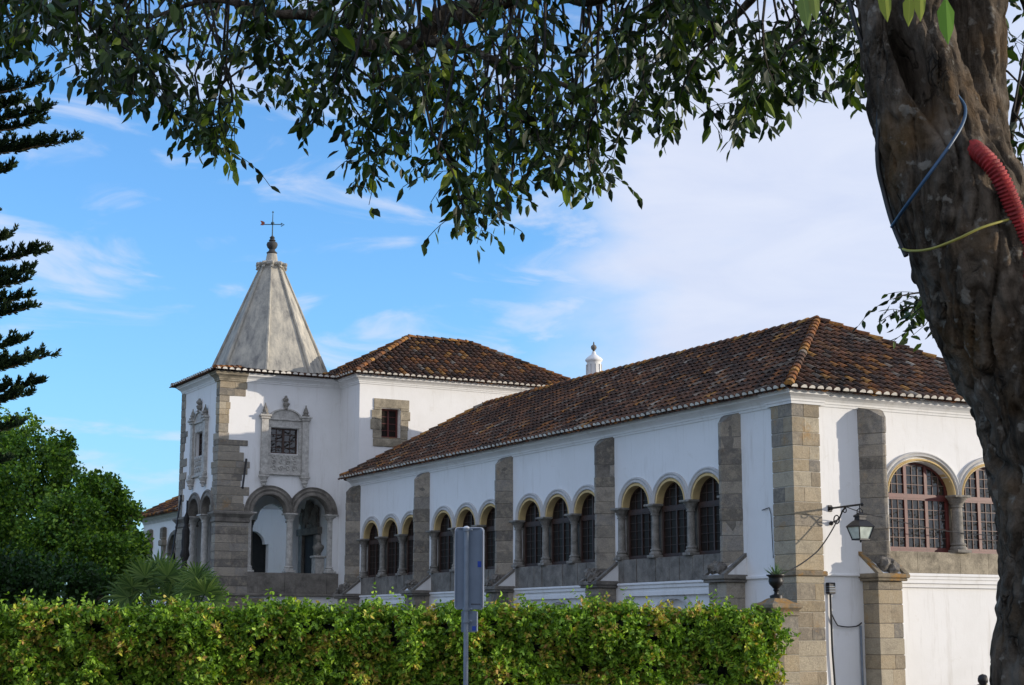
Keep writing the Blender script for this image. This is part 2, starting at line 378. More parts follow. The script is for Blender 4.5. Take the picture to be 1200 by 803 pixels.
def arch(mb, mp, c, spring, prof, lo=-999, hi=999, seg=22, a0=0, a1=pi, ez=1):
    """sweep profile [(r,d)] round the arch; legs clamped between lo and hi"""
    n = len(prof); vs = []; fs = []
    for i in range(seg+1):
        a = a0+(a1-a0)*i/seg
        for r, d in prof: vs.append(mp(min(hi, max(lo, c-r*cos(a))), d, spring+r*sin(a)*ez))
    for i in range(seg):
        for k in range(n-1): fs.append((i*n+k, i*n+k+1, i*n+n+k+1, i*n+n+k))
    mb.add(vs, fs)
def sweep(mb, path, prof, closed=False):
    """path: list of (x,y) ; prof [(out,z)], mitred, 'out' to the right-hand side of travel"""
    n = len(path); P = [Vector(p) for p in path]; k = len(prof); vs = []; fs = []
    for i, p in enumerate(P):
        a = (p-P[i-1]).normalized() if (i or closed) else None
        b = (P[(i+1) % n]-p).normalized() if (i < n-1 or closed) else None
        a = a or b; b = b or a
        na, nb = Vector((a.y, -a.x)), Vector((b.y, -b.x)); m = (na+nb); m = m/max(.3, m.dot(na))
        for o, z in prof: vs.append((p.x+m.x*o, p.y+m.y*o, z))
    cnt = n if closed else n-1
    for i in range(cnt):
        j = (i+1) % n
        for q in range(k-1): fs.append((i*k+q, i*k+q+1, j*k+q+1, j*k+q))
    if not closed: fs += [tuple(range(k)), tuple((n-1)*k+q for q in reversed(range(k)))]
    mb.add(vs, fs)

# ------------------------------------------------------------ ground (setting)
g = MB(); g.quad((-1500, -300, -.03), (1500, -300, -.03), (1500, 2500, -.03), (-1500, 2500, -.03))
tag(g.build('ground', 'grass'), kind='structure')
g = MB(); g.quad((-60, -6, -.02), (60, -6, -.02), (60, 22, -.02), (-60, 22, -.02)); tag(g.build('road', 'asphalt'), kind='structure')
g = MB(); g.box(-60, 60, 22.0, 22.3, -.05, .1); g.box(-60, 60, 2.2, 2.4, -.05, .1); tag(g.build('kerb', 'paving'), kind='structure')
g = MB(); g.quad((-60, 22.3, -.016), (60, 22.3, -.016), (60, 60, -.016), (-60, 60, -.016)); tag(g.build('pavement', 'paving'), kind='structure')

# ------------------------------------------------------------ roof tiles
TILE_COLS = [((.075, .042, .028), 30), ((.048, .032, .024), 20), ((.115, .055, .032), 28), ((.155, .070, .036), 12), ((.20, .10, .045), 5), ((.16, .13, .10), 5), ((.24, .21, .17), 1.6)]
def tile_col(warm=0, dark=0):
    if random.random() < warm: return random.choice([(.32, .14, .035), (.26, .10, .03), (.38, .19, .05), (.20, .08, .03)])
    r = random.random()*sum(x[1] for x in TILE_COLS)
    for c, wgt in TILE_COLS:
        r -= wgt
        if r <= 0: break
    k = 1.15*random.uniform(.8, 1.2)*(1-dark); return tuple(x*k for x in c)
def roof_plane(th, mbs, A, B, T, kl, kr, warm=.06, ends=True, gap=.225, rise=None, spots=True):
    """A,B eave ends; T unit vector up the slope (perpendicular to AB); kl,kr: run along the eave per metre of slope (hip lines)
       slope length found where left/right meet or = rise"""
    base, tiles, mort = mbs
    A = Vector(A); B = Vector(B); T = Vector(T).normalized(); e = (B-A); L = e.length; e.normalize(); nrm = e.cross(T)
    if nrm.z < 0: nrm = -nrm
    S = rise
    base.quad(A, B, B - e*kr*S + T*S, A + e*kl*S + T*S)
    n = int(L/gap); g_ = L/n; course = .30
    for i in range(n):
        a = (i+.5)*g_
        lim = S
        if kl > 1e-6: lim = min(lim, a/kl)
        if kr > 1e-6: lim = min(lim, (L-a)/kr)
        q = -.05; first = True
        jx = random.uniform(-.008, .008)
        while q < lim-.05:
            ln = min(.37, lim-q+.06)
            p = A + e*(a+jx+random.uniform(-.010, .010)) + T*(q+random.uniform(-.012, .012))
            w0 = .088+random.uniform(-.004, .004); w1 = w0*.82; lift0 = .035+random.uniform(-.004, .006); lift1 = .012
            tw = random.uniform(-.02, .02)
            tiles.col = tile_col(warm + (.10 if mn.noise((a*.5, q*.6, L)) > .15 else 0), .35 if mn.noise((a*.3+9, q*.4, L)) > .1 else 0)
            vs = []
            for (qq, w_, lf) in ((0, w0, lift0), (ln, w1, lift1)):
                for k in range(6):
                    an = pi*k/5; vs.append(p + T*qq + e*(-cos(an)*w_+tw*qq) + nrm*(sin(an)*w_*.85+lf))
            tiles.add(vs, [(k, k+1, k+7, k+6) for k in range(5)])
            if first:
                tiles.add(vs[:6], [tuple(range(6))]) if not ends else None
                if ends:
                    vv = [v - T*.006 for v in vs[:6]]; mort.add(vv, [tuple(range(6))])
                    tiles.add([v for v in vs[:6]] + [v - nrm*.0 + (v-(p+nrm*lift0))*.16 for v in vs[:6]], [(k, k+1, k+7, k+6) for k in range(5)])
            first = False; q += course
        # pan tile mouth at the eave
        p = A + e*(i*g_) - T*.08; tiles.col = tile_col(.1)
        vs = []
        for qq in (0, .3):
            for k in range(5):
                an = pi*k/4; vs.append(p + T*qq + e*(-cos(an)*.09) - nrm*(sin(an)*.05-.03))
        tiles.add(vs, [(k, k+1, k+6, k+5) for k in range(4)])
def ridge_line(mb, p0, p1, warm=.5, r=.105, step=.34):
    p0 = Vector(p0); p1 = Vector(p1); t = (p1-p0); L = t.length; t.normalize(); e = t.cross(Vector((0, 0, 1))).normalized(); n = e.cross(t)
    q = 0
    while q < L:
        mb.col = tile_col(warm); ln = min(step*1.15, L-q+.02)
        c = p0+t*q; vs = []
        for qq, rr, lf in ((0, r*1.06, .035), (ln, r*.88, .01)):
            for k in range(7):
                an = pi*k/6; vs.append(c+t*qq+e*(-cos(an)*rr)+n*(sin(an)*rr+lf-.02+random.uniform(-.003, .003)))
        mb.add(vs, [(k, k+1, k+8, k+7) for k in range(6)]+[tuple(range(7))]); q += step
def hip_roof(th, x0, x1, y0, y1, z, ax0, ax1, ay0, ay1, za, sides='WSEN', warm=.06, parent_name='roof', ends='WSEN'):
    """eave rectangle x0..x1,y0..y1 at z; ridge rectangle (usually a line) ax0..ax1, ay0..ay1 at za"""
    base, parts = MB(), []
    def pl(A, B, C_, D_, wm, en):
        A = Vector(A); B = Vector(B); C_ = Vector(C_); D_ = Vector(D_)   # eave A-B, top D(above A) - C(above B)
        e = (B-A).normalized(); v = D_-A; kl_ = v.dot(e); T = v-e*kl_; S = T.length; kr_ = -(C_-B).dot(e)
        tiles, mort = MB(), MB(); parts.append((tiles, mort))
        roof_plane(th, (base, tiles, mort), A, B, T/S, kl_/S, kr_/S, wm, en, rise=S)
    if 'S' in sides: pl((x0, y0, z), (x1, y0, z), (ax1, ay0, za), (ax0, ay0, za), warm, 'S' in ends)
    if 'N' in sides: pl((x1, y1, z), (x0, y1, z), (ax0, ay1, za), (ax1, ay1, za), warm, 'N' in ends)
    if 'W' in sides: pl((x0, y1, z), (x0, y0, z), (ax0, ay0, za), (ax0, ay1, za), warm, 'W' in ends)
    if 'E' in sides: pl((x1, y0, z), (x1, y1, z), (ax1, ay1, za), (ax1, ay0, za), warm, 'E' in ends)
    # soffit board
    base.quad((x0, y0, z-.02), (x1, y0, z-.02), (x1, y1, z-.02), (x0, y1, z-.02))
    o = base.build(parent_name, 'tilebase', th)
    for tiles, mort in parts:
        tiles.build('roof_tiles', 'tile', th, o, tint=True, recalc=False)
        if mort.v: mort.build('tile_end_mortar', 'mortar', th, o, recalc=False)
    for a, b in (((x0, y0, z), (ax0, ay0, za)), ((x1, y0, z), (ax1, ay0, za)), ((x1, y1, z), (ax1, ay1, za)), ((x0, y1, z), (ax0, ay1, za))):
        rb = MB(); ridge_line(rb, Vector(a)+Vector((0, 0, .03)), Vector(b)+Vector((0, 0, .05)), .65); rb.build('ridge_tiles', 'tile', th, o, tint=True, recalc=False)
    rb = MB(); ridge_line(rb, (ax0, ay0, za+.05), (ax1 if ax1 != ax0 else ax0, ay1, za+.05), .45)
    rb.build('ridge_tiles', 'tile', th, o, tint=True, recalc=False)
    return o
CORN = [(0, 0), (.025, .0), (.03, .05), (.05, .06), (.055, .10), (.10, .15), (.17, .19), (.20, .20), (.20, .245), (.235, .25), (.235, .30), (0, .30)]
def cornice(mb, path, z, k=1.0, closed=False, out=0): sweep(mb, path, [(o*k+out, z+h) for o, h in CORN], closed)

# ------------------------------------------------------------ shared facade parts
def column(th, mp, s, d, z0, z1, r=.10, cw=.23, bw=.20, material='column', name='column'):
    x, y, _ = mp(s, d, 0); H = z1-z0; m = MB()
    m.cbox(x-bw, x+bw, y-bw, y+bw, z0, z0+.07, .008)
    m.lathe([(bw*.95, .07), (bw*1.0, .10), (bw*.95, .125), (r*1.35, .14), (r*1.25, .16), (r*1.45, .18), (r*1.35, .21), (r*1.08, .225), (r*1.02, .30), (r, .5*H), (r*.94, H-.27), (r*1.2, H-.265), (r*1.2, H-.24), (r*.95, H-.235)], 18, (x, y, z0))
    o = m.build(name, material, th, smooth=True)
    c = MB()
    c.lathe([(r*1.0, H-.238), (r*1.15, H-.19), (r*1.5, H-.15), (r*1.35, H-.14), (r*1.7, H-.09), (cw*.98, H-.055)], 24, (x, y, z0), lambda a, k: 1+.10*cos(8*a+(k % 2)*pi/1.0)*(k > 0))
    c.cbox(x-cw, x+cw, y-cw, y+cw, z1-.058, z1-.002, .012)
    c.build('capital', material, th, o, smooth=True)
    return o
def arched_window(th, mp, c, d, z0, spring, hw, r, fm, gm, leaves, cols, rows, transom=None, fw=.05, mw=.016, ez=1):
    """wooden window with an arched head: frame mesh with a glass child"""
    f = MB(); mt_ = MB(); n = 18
    # outer frame
    out = [(c-hw, z0)] + [(c-hw, spring)] + [(c-r*cos(pi*i/n), spring+ez*r*sin(pi*i/n)) for i in range(n+1)] + [(c+hw, spring), (c+hw, z0)]
    cx, cz = c, (z0+spring)/2
    def inn(p, i):
        s, z = p
        if i in (0, len(out)-1): return (s+(fw if s < c else -fw), z+fw)
        if z <= spring+1e-6 and abs(s-c) > r-1e-6: return (s+(fw if s < c else -fw), z)
        k = (r-fw)/r; return (c+(s-c)*k, spring+(z-spring)*k)
    inr = [inn(p, i) for i, p in enumerate(out)]; L = len(out)
    for i in range(L):
        j = (i+1) % L
        a, b, c_, d_ = out[i], out[j], inr[j], inr[i]
        f.quad(mp(a[0], d, a[1]), mp(b[0], d, b[1]), mp(c_[0], d, c_[1]), mp(d_[0], d, d_[1]))
        f.quad(mp(d_[0], d, d_[1]), mp(c_[0], d, c_[1]), mp(c_[0], d-.05, c_[1]), mp(d_[0], d-.05, d_[1]))
    def ztop(s, k=0): return spring+ez*sqrt(max(0, (r-fw*.6)**2-(s-c)**2)) if abs(s-c) < r-fw*.6 else spring
    tz = transom if transom else spring
    x0, x1 = c-hw+fw, c+hw-fw
    if transom: f.box(x0, x1, d-.05, d+.012, tz-.035, tz+.035, mp)
    lw = (x1-x0)/leaves
    for i in range(leaves):
        a, b = x0+i*lw, x0+(i+1)*lw
        st = .028 if fm == 'frame_dark' else .042
        for sa, sb in ((a, a+st), (b-st, b)):
            f.box(sa, sb, d-.045, d+.006, z0+fw, tz-.035, mp)
            sm = (sa+sb)/2
            if tz < ztop(sm)-.06: f.box(sa, sb, d-.045, d+.006, tz+.035, ztop(sm), mp)
        f.box(a+st, b-st, d-.045, d+.004, z0+fw, z0+fw+.05, mp)
        f.box(a+st, b-st, d-.045, d+.004, tz-.075, tz-.035, mp)
        f.box(a+st, b-st, d-.045, d+.004, tz+.035, tz+.06, mp)
        for k in range(1, cols):
            s = a+st+(b-a-2*st)*k/cols
            mt_.box(s-mw/2, s+mw/2, d-.035, d-.008, z0+fw+.05, tz-.075, mp)
            if ztop(s) > tz+.1: mt_.box(s-mw/2, s+mw/2, d-.035, d-.008, tz+.06, ztop(s), mp)
        zz0, zz1 = z0+fw+.05, tz-.075
        for k in range(1, rows): 
            z = zz0+(zz1-zz0)*k/rows; mt_.box(a+st, b-st, d-.033, d-.009, z-mw/2, z+mw/2, mp)
        ph = (zz1-zz0)/rows; z = tz+.06+ph
        while z < spring+ez*r-.05:
            lim = sqrt(max(0, (r-fw*.7)**2-((z-spring)/ez)**2)) if z > spring else hw-fw
            sa, sb = max(a+st, c-lim), min(b-st, c+lim)
            if sb-sa > .03: mt_.box(sa, sb, d-.033, d-.009, z-mw/2, z+mw/2, mp)
            z += ph
    o = f.build('window', fm, th)
    mt_.build('muntins', 'muntin' if fm == 'frame_red' else fm, th, o)
    gl = MB(); gl.add([mp(p[0], d-.03, p[1]) for p in inr], [tuple(range(L))])
    gl.build('glass', gm, th, o, recalc=False)
    return o
def buttress(th, mp, c, z_top=6.45, seed=0, tip=.39):
    m = MB(); hw = .33
    # upper prow of triangular plan with a raked top, on wall from z 2.8
    def P(s, d, z): return mp(s, d, z)
    ring = [(c-hw, -.02), (c-hw*.55, tip*.50), (c-.05, tip*.97), (c, tip), (c+.05, tip*.97), (c+hw*.55, tip*.50), (c+hw, -.02)]
    def zt(d): return z_top-.02-.26*(max(d, 0)/tip)**1.6
    n = len(ring); vs = []; NZ = 26
    for k in range(NZ+1):
        for i, (s, d) in enumerate(ring):
            z = 2.82+(zt(d)-2.82)*k/NZ; j = .006*mn.noise((s*7+seed, d*7, z*5))
            vs.append(P(s+(s-c)*j, d+(j if d > 0 else 0), z))
    fs = [(k*n+i, k*n+i+1, k*n+n+i+1, k*n+n+i) for k in range(NZ) for i in range(n-1)] + [tuple(NZ*n+i for i in range(n))]
    core = MB(); core.add(vs, fs); core.v = [P(c+(ring[i % n][0]-c)*.965, ring[i % n][1]*.965 if ring[i % n][1] > 0 else -.02, v[2]) for i, v in enumerate(core.v)]
    rb_ = random.Random(seed*7+1); pal = WARM[:2]+GREY if tip > .45 else GREY
    z = 2.82
    while z < z_top-.3:
        z1_ = z+rb_.uniform(.24, .40); last = z1_ > z_top-.55
        k_ = rb_.uniform(.8, 1.15); m.col = tuple(v*k_ for v in rb_.choice(pal)); j = rb_.uniform(-.015, .015)
        lv_ = [z+.004, z+.016, z1_-.016, z1_-.004]; ins = [.975, 1, 1, .975]
        if last: lv_ = [z+.004, z+.016] + [0]*6; ins = [.975]+[1]*7
        vv = []
        for q_i in range(len(lv_)):
            for (s_, d_) in ring:
                zz = lv_[q_i] if (not last or q_i < 2) else z+.016+(zt(d_)-z-.016)*(q_i-1)/6
                jj = j+.010*mn.noise((s_*9+seed, d_*9, zz*7)); vv.append(P(c+(s_-c)*ins[q_i]*(1+jj), (d_*ins[q_i]+jj) if d_ > 0 else -.02, zz))
        m.add(vv, [(a_*n+i, a_*n+i+1, a_*n+n+i+1, a_*n+n+i) for a_ in range(len(lv_)-1) for i in range(n-1)]+[tuple(range(n)), tuple((len(lv_)-1)*n+i for i in range(n))])
        if last: break
        z = z1_
    up = m.build('buttress', 'stone_grey', th, tint=True)
    core.build('joint_mortar', 'slab', th, up)
    lo = MB(); tmp = MB(); masonry(tmp, c-.33, c+.33, -.50, .02, 0, 2.66, WARM if tip > .45 else GREY, rb_, (.28, .42))
    lo.c = tmp.c; lo.f = tmp.f; lo.v = [mp(x, -y, z) for x, y, z in tmp.v]
    lo.build('lower_pier', 'stone_warm' if tip > .45 else 'stone_grey', th, up, tint=True)
    lo = MB(); lo.box(c-.318, c+.318, -.02, .488, .0, 2.64, mp); lo.build('joint_mortar', 'slab', th, up)
    cp = MB(); cp.cbox(c-.40, c+.40, -.01, .60, 2.66, 2.72, .012, mp); cp.cbox(c-.44, c+.44, -.01, .64, 2.72, 2.82, .02, mp)
    # raking copings either side
    for sg in (-1, 1):
        s0, s1 = sorted((c+sg*.30, c+sg*.42))
        prof = [(.0, 3.30), (.0, 3.22), (.56, 2.80), (.62, 2.83), (.62, 2.88)]
        prof = [(0, 3.22), (.57, 2.79), (.64, 2.82), (.0, 3.30)]
        vs = [mp(s0, d, z) for d, z in prof]+[mp(s1, d, z) for d, z in prof]
        cp.add(vs, [(0, 1, 2, 3), (7, 6, 5, 4)]+[(i, (i+1) % 4, 4+(i+1) % 4, 4+i) for i in range(4)])
    cp.build('coping', 'cap' if tip > .45 else 'slab', th, up)
    inf = MB()
    prof = [(0, 2.823), (.535, 2.825), (0, 3.24)]
    vs = [mp(c-.41, d, z) for d, z in prof]+[mp(c+.41, d, z) for d, z in prof]
    inf.add(vs, [(0, 1, 2), (5, 4, 3), (0, 3, 4, 1), (1, 4, 5, 2), (2, 5, 3, 0)]); 
    inf.build('plaster_fillet', 'plaster', th, up)
    cv = MB(); rnd = random.Random(seed+3)
    for k in range(7):
        s = c+rnd.uniform(-.17, .17); x, y, _ = mp(s, rnd.uniform(.40, .52), 0)
        cv.sphere((x, y, 2.84+rnd.uniform(.05, .20)), rnd.uniform(.10, .155), rnd.uniform(.8, 1.2), rnd.uniform(.8, 1.2), rnd.uniform(.8, 1.1), 12, .7, rnd.random()*9)
    cv.build('carved_beast', 'carved', th, up, smooth=False)
    return up

# ============================================================ THE GALLERY
G = Thing('gallery_building', 'long white gallery with arched windows, granite buttresses and weathered hipped tile roof', 'building', (0, 0, 0))
BAY = 5.34
body = MB()
# long facade (x=0): upper band with triple arches
ops = []
for k in range(4):
    c0 = 4.70+BAY*k; cs = [c0-1.515, c0, c0+1.515]
    ops.append(dict(a=c0-2.14, b=c0+2.27, lo=3.32, spring=4.62, arcs=[(c, .57) for c in cs], ez=.87))
wall(body, LONG, .0, 23.9, 2.70, 6.6, ops, .20)
lops = []
for k in range(4):
    c0 = 4.70+BAY*k; lops.append(dict(a=c0-2.02, b=c0+2.02, lo=.3, hi=2.44))
wall(body, LONG, .0, 23.9, 0, 2.70, lops, .07)
# recessed lower panels with a blind arch
lrec = [dict(a=c0['a']+.85, b=c0['b']-.85, lo=.35, spring=1.28, arcs=[((c0['a']+c0['b'])/2, 1.08)]) for c0 in lops]
for lp, lr in zip(lops, lrec):
    wall(body, mapx(.07), lp['a'], lp['b'], .3, 2.44, [lr], .16); body.quad((.24, lp['a'], 0), (.24, lp['b'], 0), (.24, lp['b'], 2.5), (.24, lp['a'], 2.5))
# short facade (y=0)
SC = [3.53, 5.71]
sops = [dict(a=SC[0]-.95, b=SC[1]+.95, lo=3.32, spring=4.62, arcs=[(c, .95) for c in SC], ez=.75)]
wall(body, SHORT, 0, 8.2, 2.72, 6.6, sops, .24)
wall(body, SHORT, 0, 8.2, 0, 2.72, [dict(a=2.85, b=6.6, lo=.25, hi=2.55)], .06)
body.quad((2.8, .06, .2), (6.7, .06, .2), (6.7, .06, 2.6), (2.8, .06, 2.6))
body.quad((8.2, 0, 0), (8.2, 23.9, 0), (8.2, 23.9, 6.6), (8.2, 0, 6.6)); body.quad((0, 23.9, 0), (8.2, 23.9, 0), (8.2, 23.9, 6.6), (0, 23.9, 6.6))
body.build('wall', 'plaster', G, recalc=False)
# dark inner lining behind the windows (upper floor room)
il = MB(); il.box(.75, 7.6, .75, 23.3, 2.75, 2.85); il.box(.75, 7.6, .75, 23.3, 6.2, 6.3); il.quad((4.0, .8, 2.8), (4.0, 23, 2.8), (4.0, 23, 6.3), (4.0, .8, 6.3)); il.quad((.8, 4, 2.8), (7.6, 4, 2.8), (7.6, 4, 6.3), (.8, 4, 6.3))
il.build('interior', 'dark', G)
# piers of masonry behind the columns
for k in range(4):
    c0 = 4.70+BAY*k
    for j in (-1.5, -.5, .5, 1.5):
        bp = MB(); bp.box(c0+j*1.515-.17, c0+j*1.515+.17, -.30, -.185, 3.32, 4.62, LONG); bp.build('window_pier', 'slab', G)
for s in (4.62, 6.8):
    bp = MB(); bp.box(s-.13, s+.13, -.35, -.215, 3.32, 4.62, SHORT); bp.build('window_pier', 'slab_light', G)
for k in range(4):
    c0 = 4.70+BAY*k
    sb = MB(); z = c0-2.31
    rr = random.Random(k)
    while z < c0+2.30:
        wd = min(rr.uniform(.25, .62), c0+2.31-z); sb.cbox(z+.008, z+wd-.008, -.30, .035+rr.uniform(-.01, .01), 2.76, 3.33, .010, LONG); z += wd
    sb.build('sill', 'slab', G)
    sc_ = MB(); sc_.cbox(c0-2.3, c0+2.3, -.05, .085, 2.70, 2.757, .01, LONG); sc_.box(c0-2.25, c0+2.25, -.02, .045, 2.62, 2.70, LONG)
    sc_.box(c0-2.12, c0-2.02, -.02, .03, .0, 2.54, LONG); sc_.box(c0+2.02, c0+2.12, -.02, .03, .0, 2.54, LONG); sc_.box(c0-2.02, c0+2.02, -.02, .03, 2.44, 2.54, LONG)
    sc_.build('panel_frame', 'plaster', G)
    ar = MB(); arch(ar, mapx(.07), c0, 1.28, [(1.08, -.1), (1.08, .05), (1.14, .055), (1.2, .03), (1.2, 0)]); ar.build('blind_arch', 'moulding', G)
    for j in range(4): column(G, LONG, c0+(j-1.5)*1.515, -.05, 3.33, 4.62, .095, .20, .155)
    for j in (-1, 0, 1):
        cc = c0+j*1.515
        a1 = MB(); arch(a1, LONG, cc, 4.62, [(.645, .0), (.65, .045), (.675, .06), (.70, .045), (.705, .025), (.735, .03), (.76, .055), (.795, .05), (.805, .0)], cc-.757, cc+.757, ez=.885)
        ao = a1.build('arch', 'moulding', G, smooth=True)
        a2 = MB(); arch(a2, LONG, cc, 4.62, [(.562, -.19), (.562, -.02), (.57, .03), (.59, .04), (.61, .035), (.615, .02), (.645, .022), (.65, .0)], ez=.87)
        a2.build('ochre_band', 'yellow', G, ao, smooth=True)
        arched_window(G, LONG, cc, -.16, 3.33, 4.60, .62, .59, 'frame_dark', 'glass', 2, 2, 5, 4.50, .045, .014, .87)
for i in range(5): buttress(G, LONG, 2.17+BAY*i, 6.47, i*3.7+1)
buttress(G, SHORT, 2.10, 6.47, 41, .50)
# short facade trimmings
sb = MB()
for a, b in ((2.46, 3.3), (3.3, 4.55), (4.55, 5.4), (5.4, 6.9)): sb.cbox(a+.004, b-.004, -.38, .05, 2.86, 3.33, .008, SHORT)
sb.build('sill', 'slab_light', G)
st = MB(); st.cbox(2.45, 8.2, -.05, .10, 2.79, 2.857, .01, SHORT); st.box(2.5, 8.2, -.02, .075, 2.73, 2.79, SHORT); st.box(2.5, 8.2, -.02, .05, 2.64, 2.73, SHORT)
st.build('string_course', 'plaster', G)
column(G, SHORT, 4.62, -.06, 3.33, 4.62, .125, .23, .20)
for cc in SC:
    a1 = MB(); arch(a1, SHORT, cc, 4.62, [(1.02, .0), (1.025, .05), (1.045, .07), (1.065, .055), (1.075, .03), (1.10, .035), (1.13, .065), (1.155, .06), (1.17, .0)], cc-1.09, cc+1.09, ez=.80)
    ao = a1.build('arch', 'moulding', G, smooth=True)
    a2 = MB(); arch(a2, SHORT, cc, 4.62, [(.942, -.22), (.942, -.02), (.95, .03), (.97, .045), (.985, .04), (.99, .02), (1.02, .025), (1.025, .0)], cc-1.09, cc+1.09, ez=.765)
    a2.build('ochre_band', 'yellow', G, ao, smooth=True)
    arched_window(G, SHORT, cc, -.18, 3.33, 4.60, .96, .96, 'frame_red', 'glass2', 3, 3, 5, 4.56, .06, .014, .75)
# corner pier
rm = random.Random(21); cpz = MB(); masonry(cpz, -.07, .66, -.07, .66, 0, 2.75, WARM, rm); masonry(cpz, -.07, .66, -.07, .66, 2.86, 6.44, WARM, rm); cpo = cpz.build('corner_pier', 'stone_warm', G, tint=True)
cc_ = MB(); cc_.box(-.055, .645, -.055, .645, 0, 6.5); cc_.build('joint_mortar', 'joint', G, cpo)
cb = MB(); cb.cbox(-.13, .72, -.13, .72, 2.75, 2.86, .02); cb.build('string_course', 'cap', G, cpo)
lb = MB(); lb.cbox(.66, 1.76, -.05, .05, 2.76, 2.81, .01, SHORT); lb.build('string_course', 'plaster', G, cpo); lb = MB(); lb.cbox(.66, 1.84, -.05, .05, 2.72, 2.79, .01, LONG); lb.build('string_course', 'plaster', G)
cn = MB(); cornice(cn, [(0, 23.95), (0, .75)], 6.40); cornice(cn, [(.75, 0), (8.3, 0)], 6.40)
cornice(cn, [(-.0, .80), (-.0, 0), (.80, 0)], 6.41, 1.0, out=.075)
cn.build('cornice', 'plaster', G)
hip_roof(G, -.34, 8.54, -.34, 24.15, 6.71, 4.0, 4.0, 4.0, 21.95, 9.2, warm=.05, ends='SWE')

# ============================================================ CHIMNEY on the gallery roof
ch = Thing('chimney', 'small round white chimney with ball finial behind the gallery roof ridge', 'chimney', (6.0, 18.0, 7.9))
m = MB(); m.lathe([(.62, 7.6), (.62, 9.25), (.55, 9.35), (.40, 9.50), (.31, 9.58), (.30, 9.66), (.33, 9.68), (.33, 9.74), (.25, 9.78), (.235, 10.30), (.25, 10.33), (.285, 10.36), (.285, 10.41), (.24, 10.46), (.15, 10.53), (.08, 10.58), (.05, 10.68)], 20, (6, 18, 0))
m.build('shaft', 'plaster', ch, smooth=True)
m = MB(); m.lathe([(.045, 10.66), (.04, 10.72), (.08, 10.75), (.10, 10.81), (.08, 10.87), (.03, 10.90), (.015, 11.0)], 14, (6, 18, 0)); m.build('finial', 'slab', ch, smooth=True)
m = MB()
for i in range(10):
    a = 2*pi*i/10; x, y = 6+.243*cos(a), 18+.243*sin(a); m.tube([(x, y, 9.86), (x, y, 10.24)], .022, 6)
m.build('vent_slot', 'moulding', ch)

# ============================================================ UPPER BLOCK (behind the gallery's far end)
B = Thing('upper_block_building', 'taller white block with small stone framed window rising behind the gallery roof', 'building', (.2, 23.9, 0))
m = MB()
FB = mapy(23.9); LB = mapx(.2)
wall(m, FB, .2, 9.1, 0, 10.2, [dict(a=1.02, b=1.74, lo=8.12, hi=9.18)], .28)
wall(m, LB, 23.9, 30.1, 0, 10.2)
m.quad((9.1, 23.9, 0), (9.1, 30.1, 0), (9.1, 30.1, 10.2), (9.1, 23.9, 10.2)); m.quad((.2, 30.1, 0), (9.1, 30.1, 0), (9.1, 30.1, 10.2), (.2, 30.1, 10.2))
m.build('wall', 'plaster', B, recalc=False)
m = MB(); cornice(m, [(.2, 25.55), (.2, 23.9), (9.1, 23.9)], 9.98, 1.05); m.build('cornice', 'plaster', B)
# stone surround of uneven blocks
m = MB(); rr = random.Random(5)
z = 7.84
blocks = [(7.84, 8.12, -.30, .30), (8.12, 8.42, -.31, .27), (8.42, 8.78, -.40, .29), (8.78, 9.10, -.36, .36), (9.10, 9.50, -.28, .32)]
for z0, z1, a, b in blocks:
    if z1 <= 8.13 or z0 >= 9.09: m.cbox(1.02+a, 1.74+b, -.02, .035, z0+.004, z1-.004, .012, FB) if z0 < 9 else (m.cbox(1.02+a, 1.74+b, -.02, .035, 9.19, z1, .012, FB), m.cbox(1.02+a, 1.017, -.02, .034, z0+.004, 9.186, .012, FB), m.cbox(1.743, 1.74+b, -.02, .034, z0+.004, 9.186, .012, FB))
    else:
        m.cbox(1.02+a, 1.017, -.02, .035, z0+.004, z1-.004, .012, FB); m.cbox(1.743, 1.74+b, -.02, .035, z0+.004, z1-.004, .012, FB)
sr = m.build('window_surround', 'slab_light', B)
m = MB(); m.box(1.03, 1.73, -.27, -.01, 8.13, 8.17, FB); m.build('sill', 'cap', B, sr)
m = MB(); d = -.22
for a, b in ((1.02, 1.09), (1.67, 1.74), (1.35, 1.41)): m.box(a, b, d-.05, d, 8.17, 9.18, FB)
for z in (8.17, 9.12): m.box(1.02, 1.74, d-.05, d+.001, z, z+.06, FB)
for z in (8.42, 8.66, 8.90): m.box(1.09, 1.67, d-.04, d-.012, z, z+.018, FB)
wo_ = m.build('window', 'frame_red', B)
m = MB(); m.quad(*[FB(s, d-.03, z) for s, z in ((1.03, 8.15), (1.73, 8.15), (1.73, 9.17), (1.03, 9.17))]); m.build('glass', 'glass', B, wo_, recalc=False)
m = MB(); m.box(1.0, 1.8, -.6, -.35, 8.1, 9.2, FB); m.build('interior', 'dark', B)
hip_roof(B, -.12, 9.4, 23.58, 30.4, 10.30, 3.45, 5.95, 27.0, 27.0, 12.28, warm=.12, ends='SW')
# (ridge runs along x: add its tiles)
rb = MB(); ridge_line(rb, (3.45, 27.0, 12.33), (5.95, 27.0, 12.33), .5); rb.build('ridge_tiles', 'tile', B, tint=True, recalc=False)

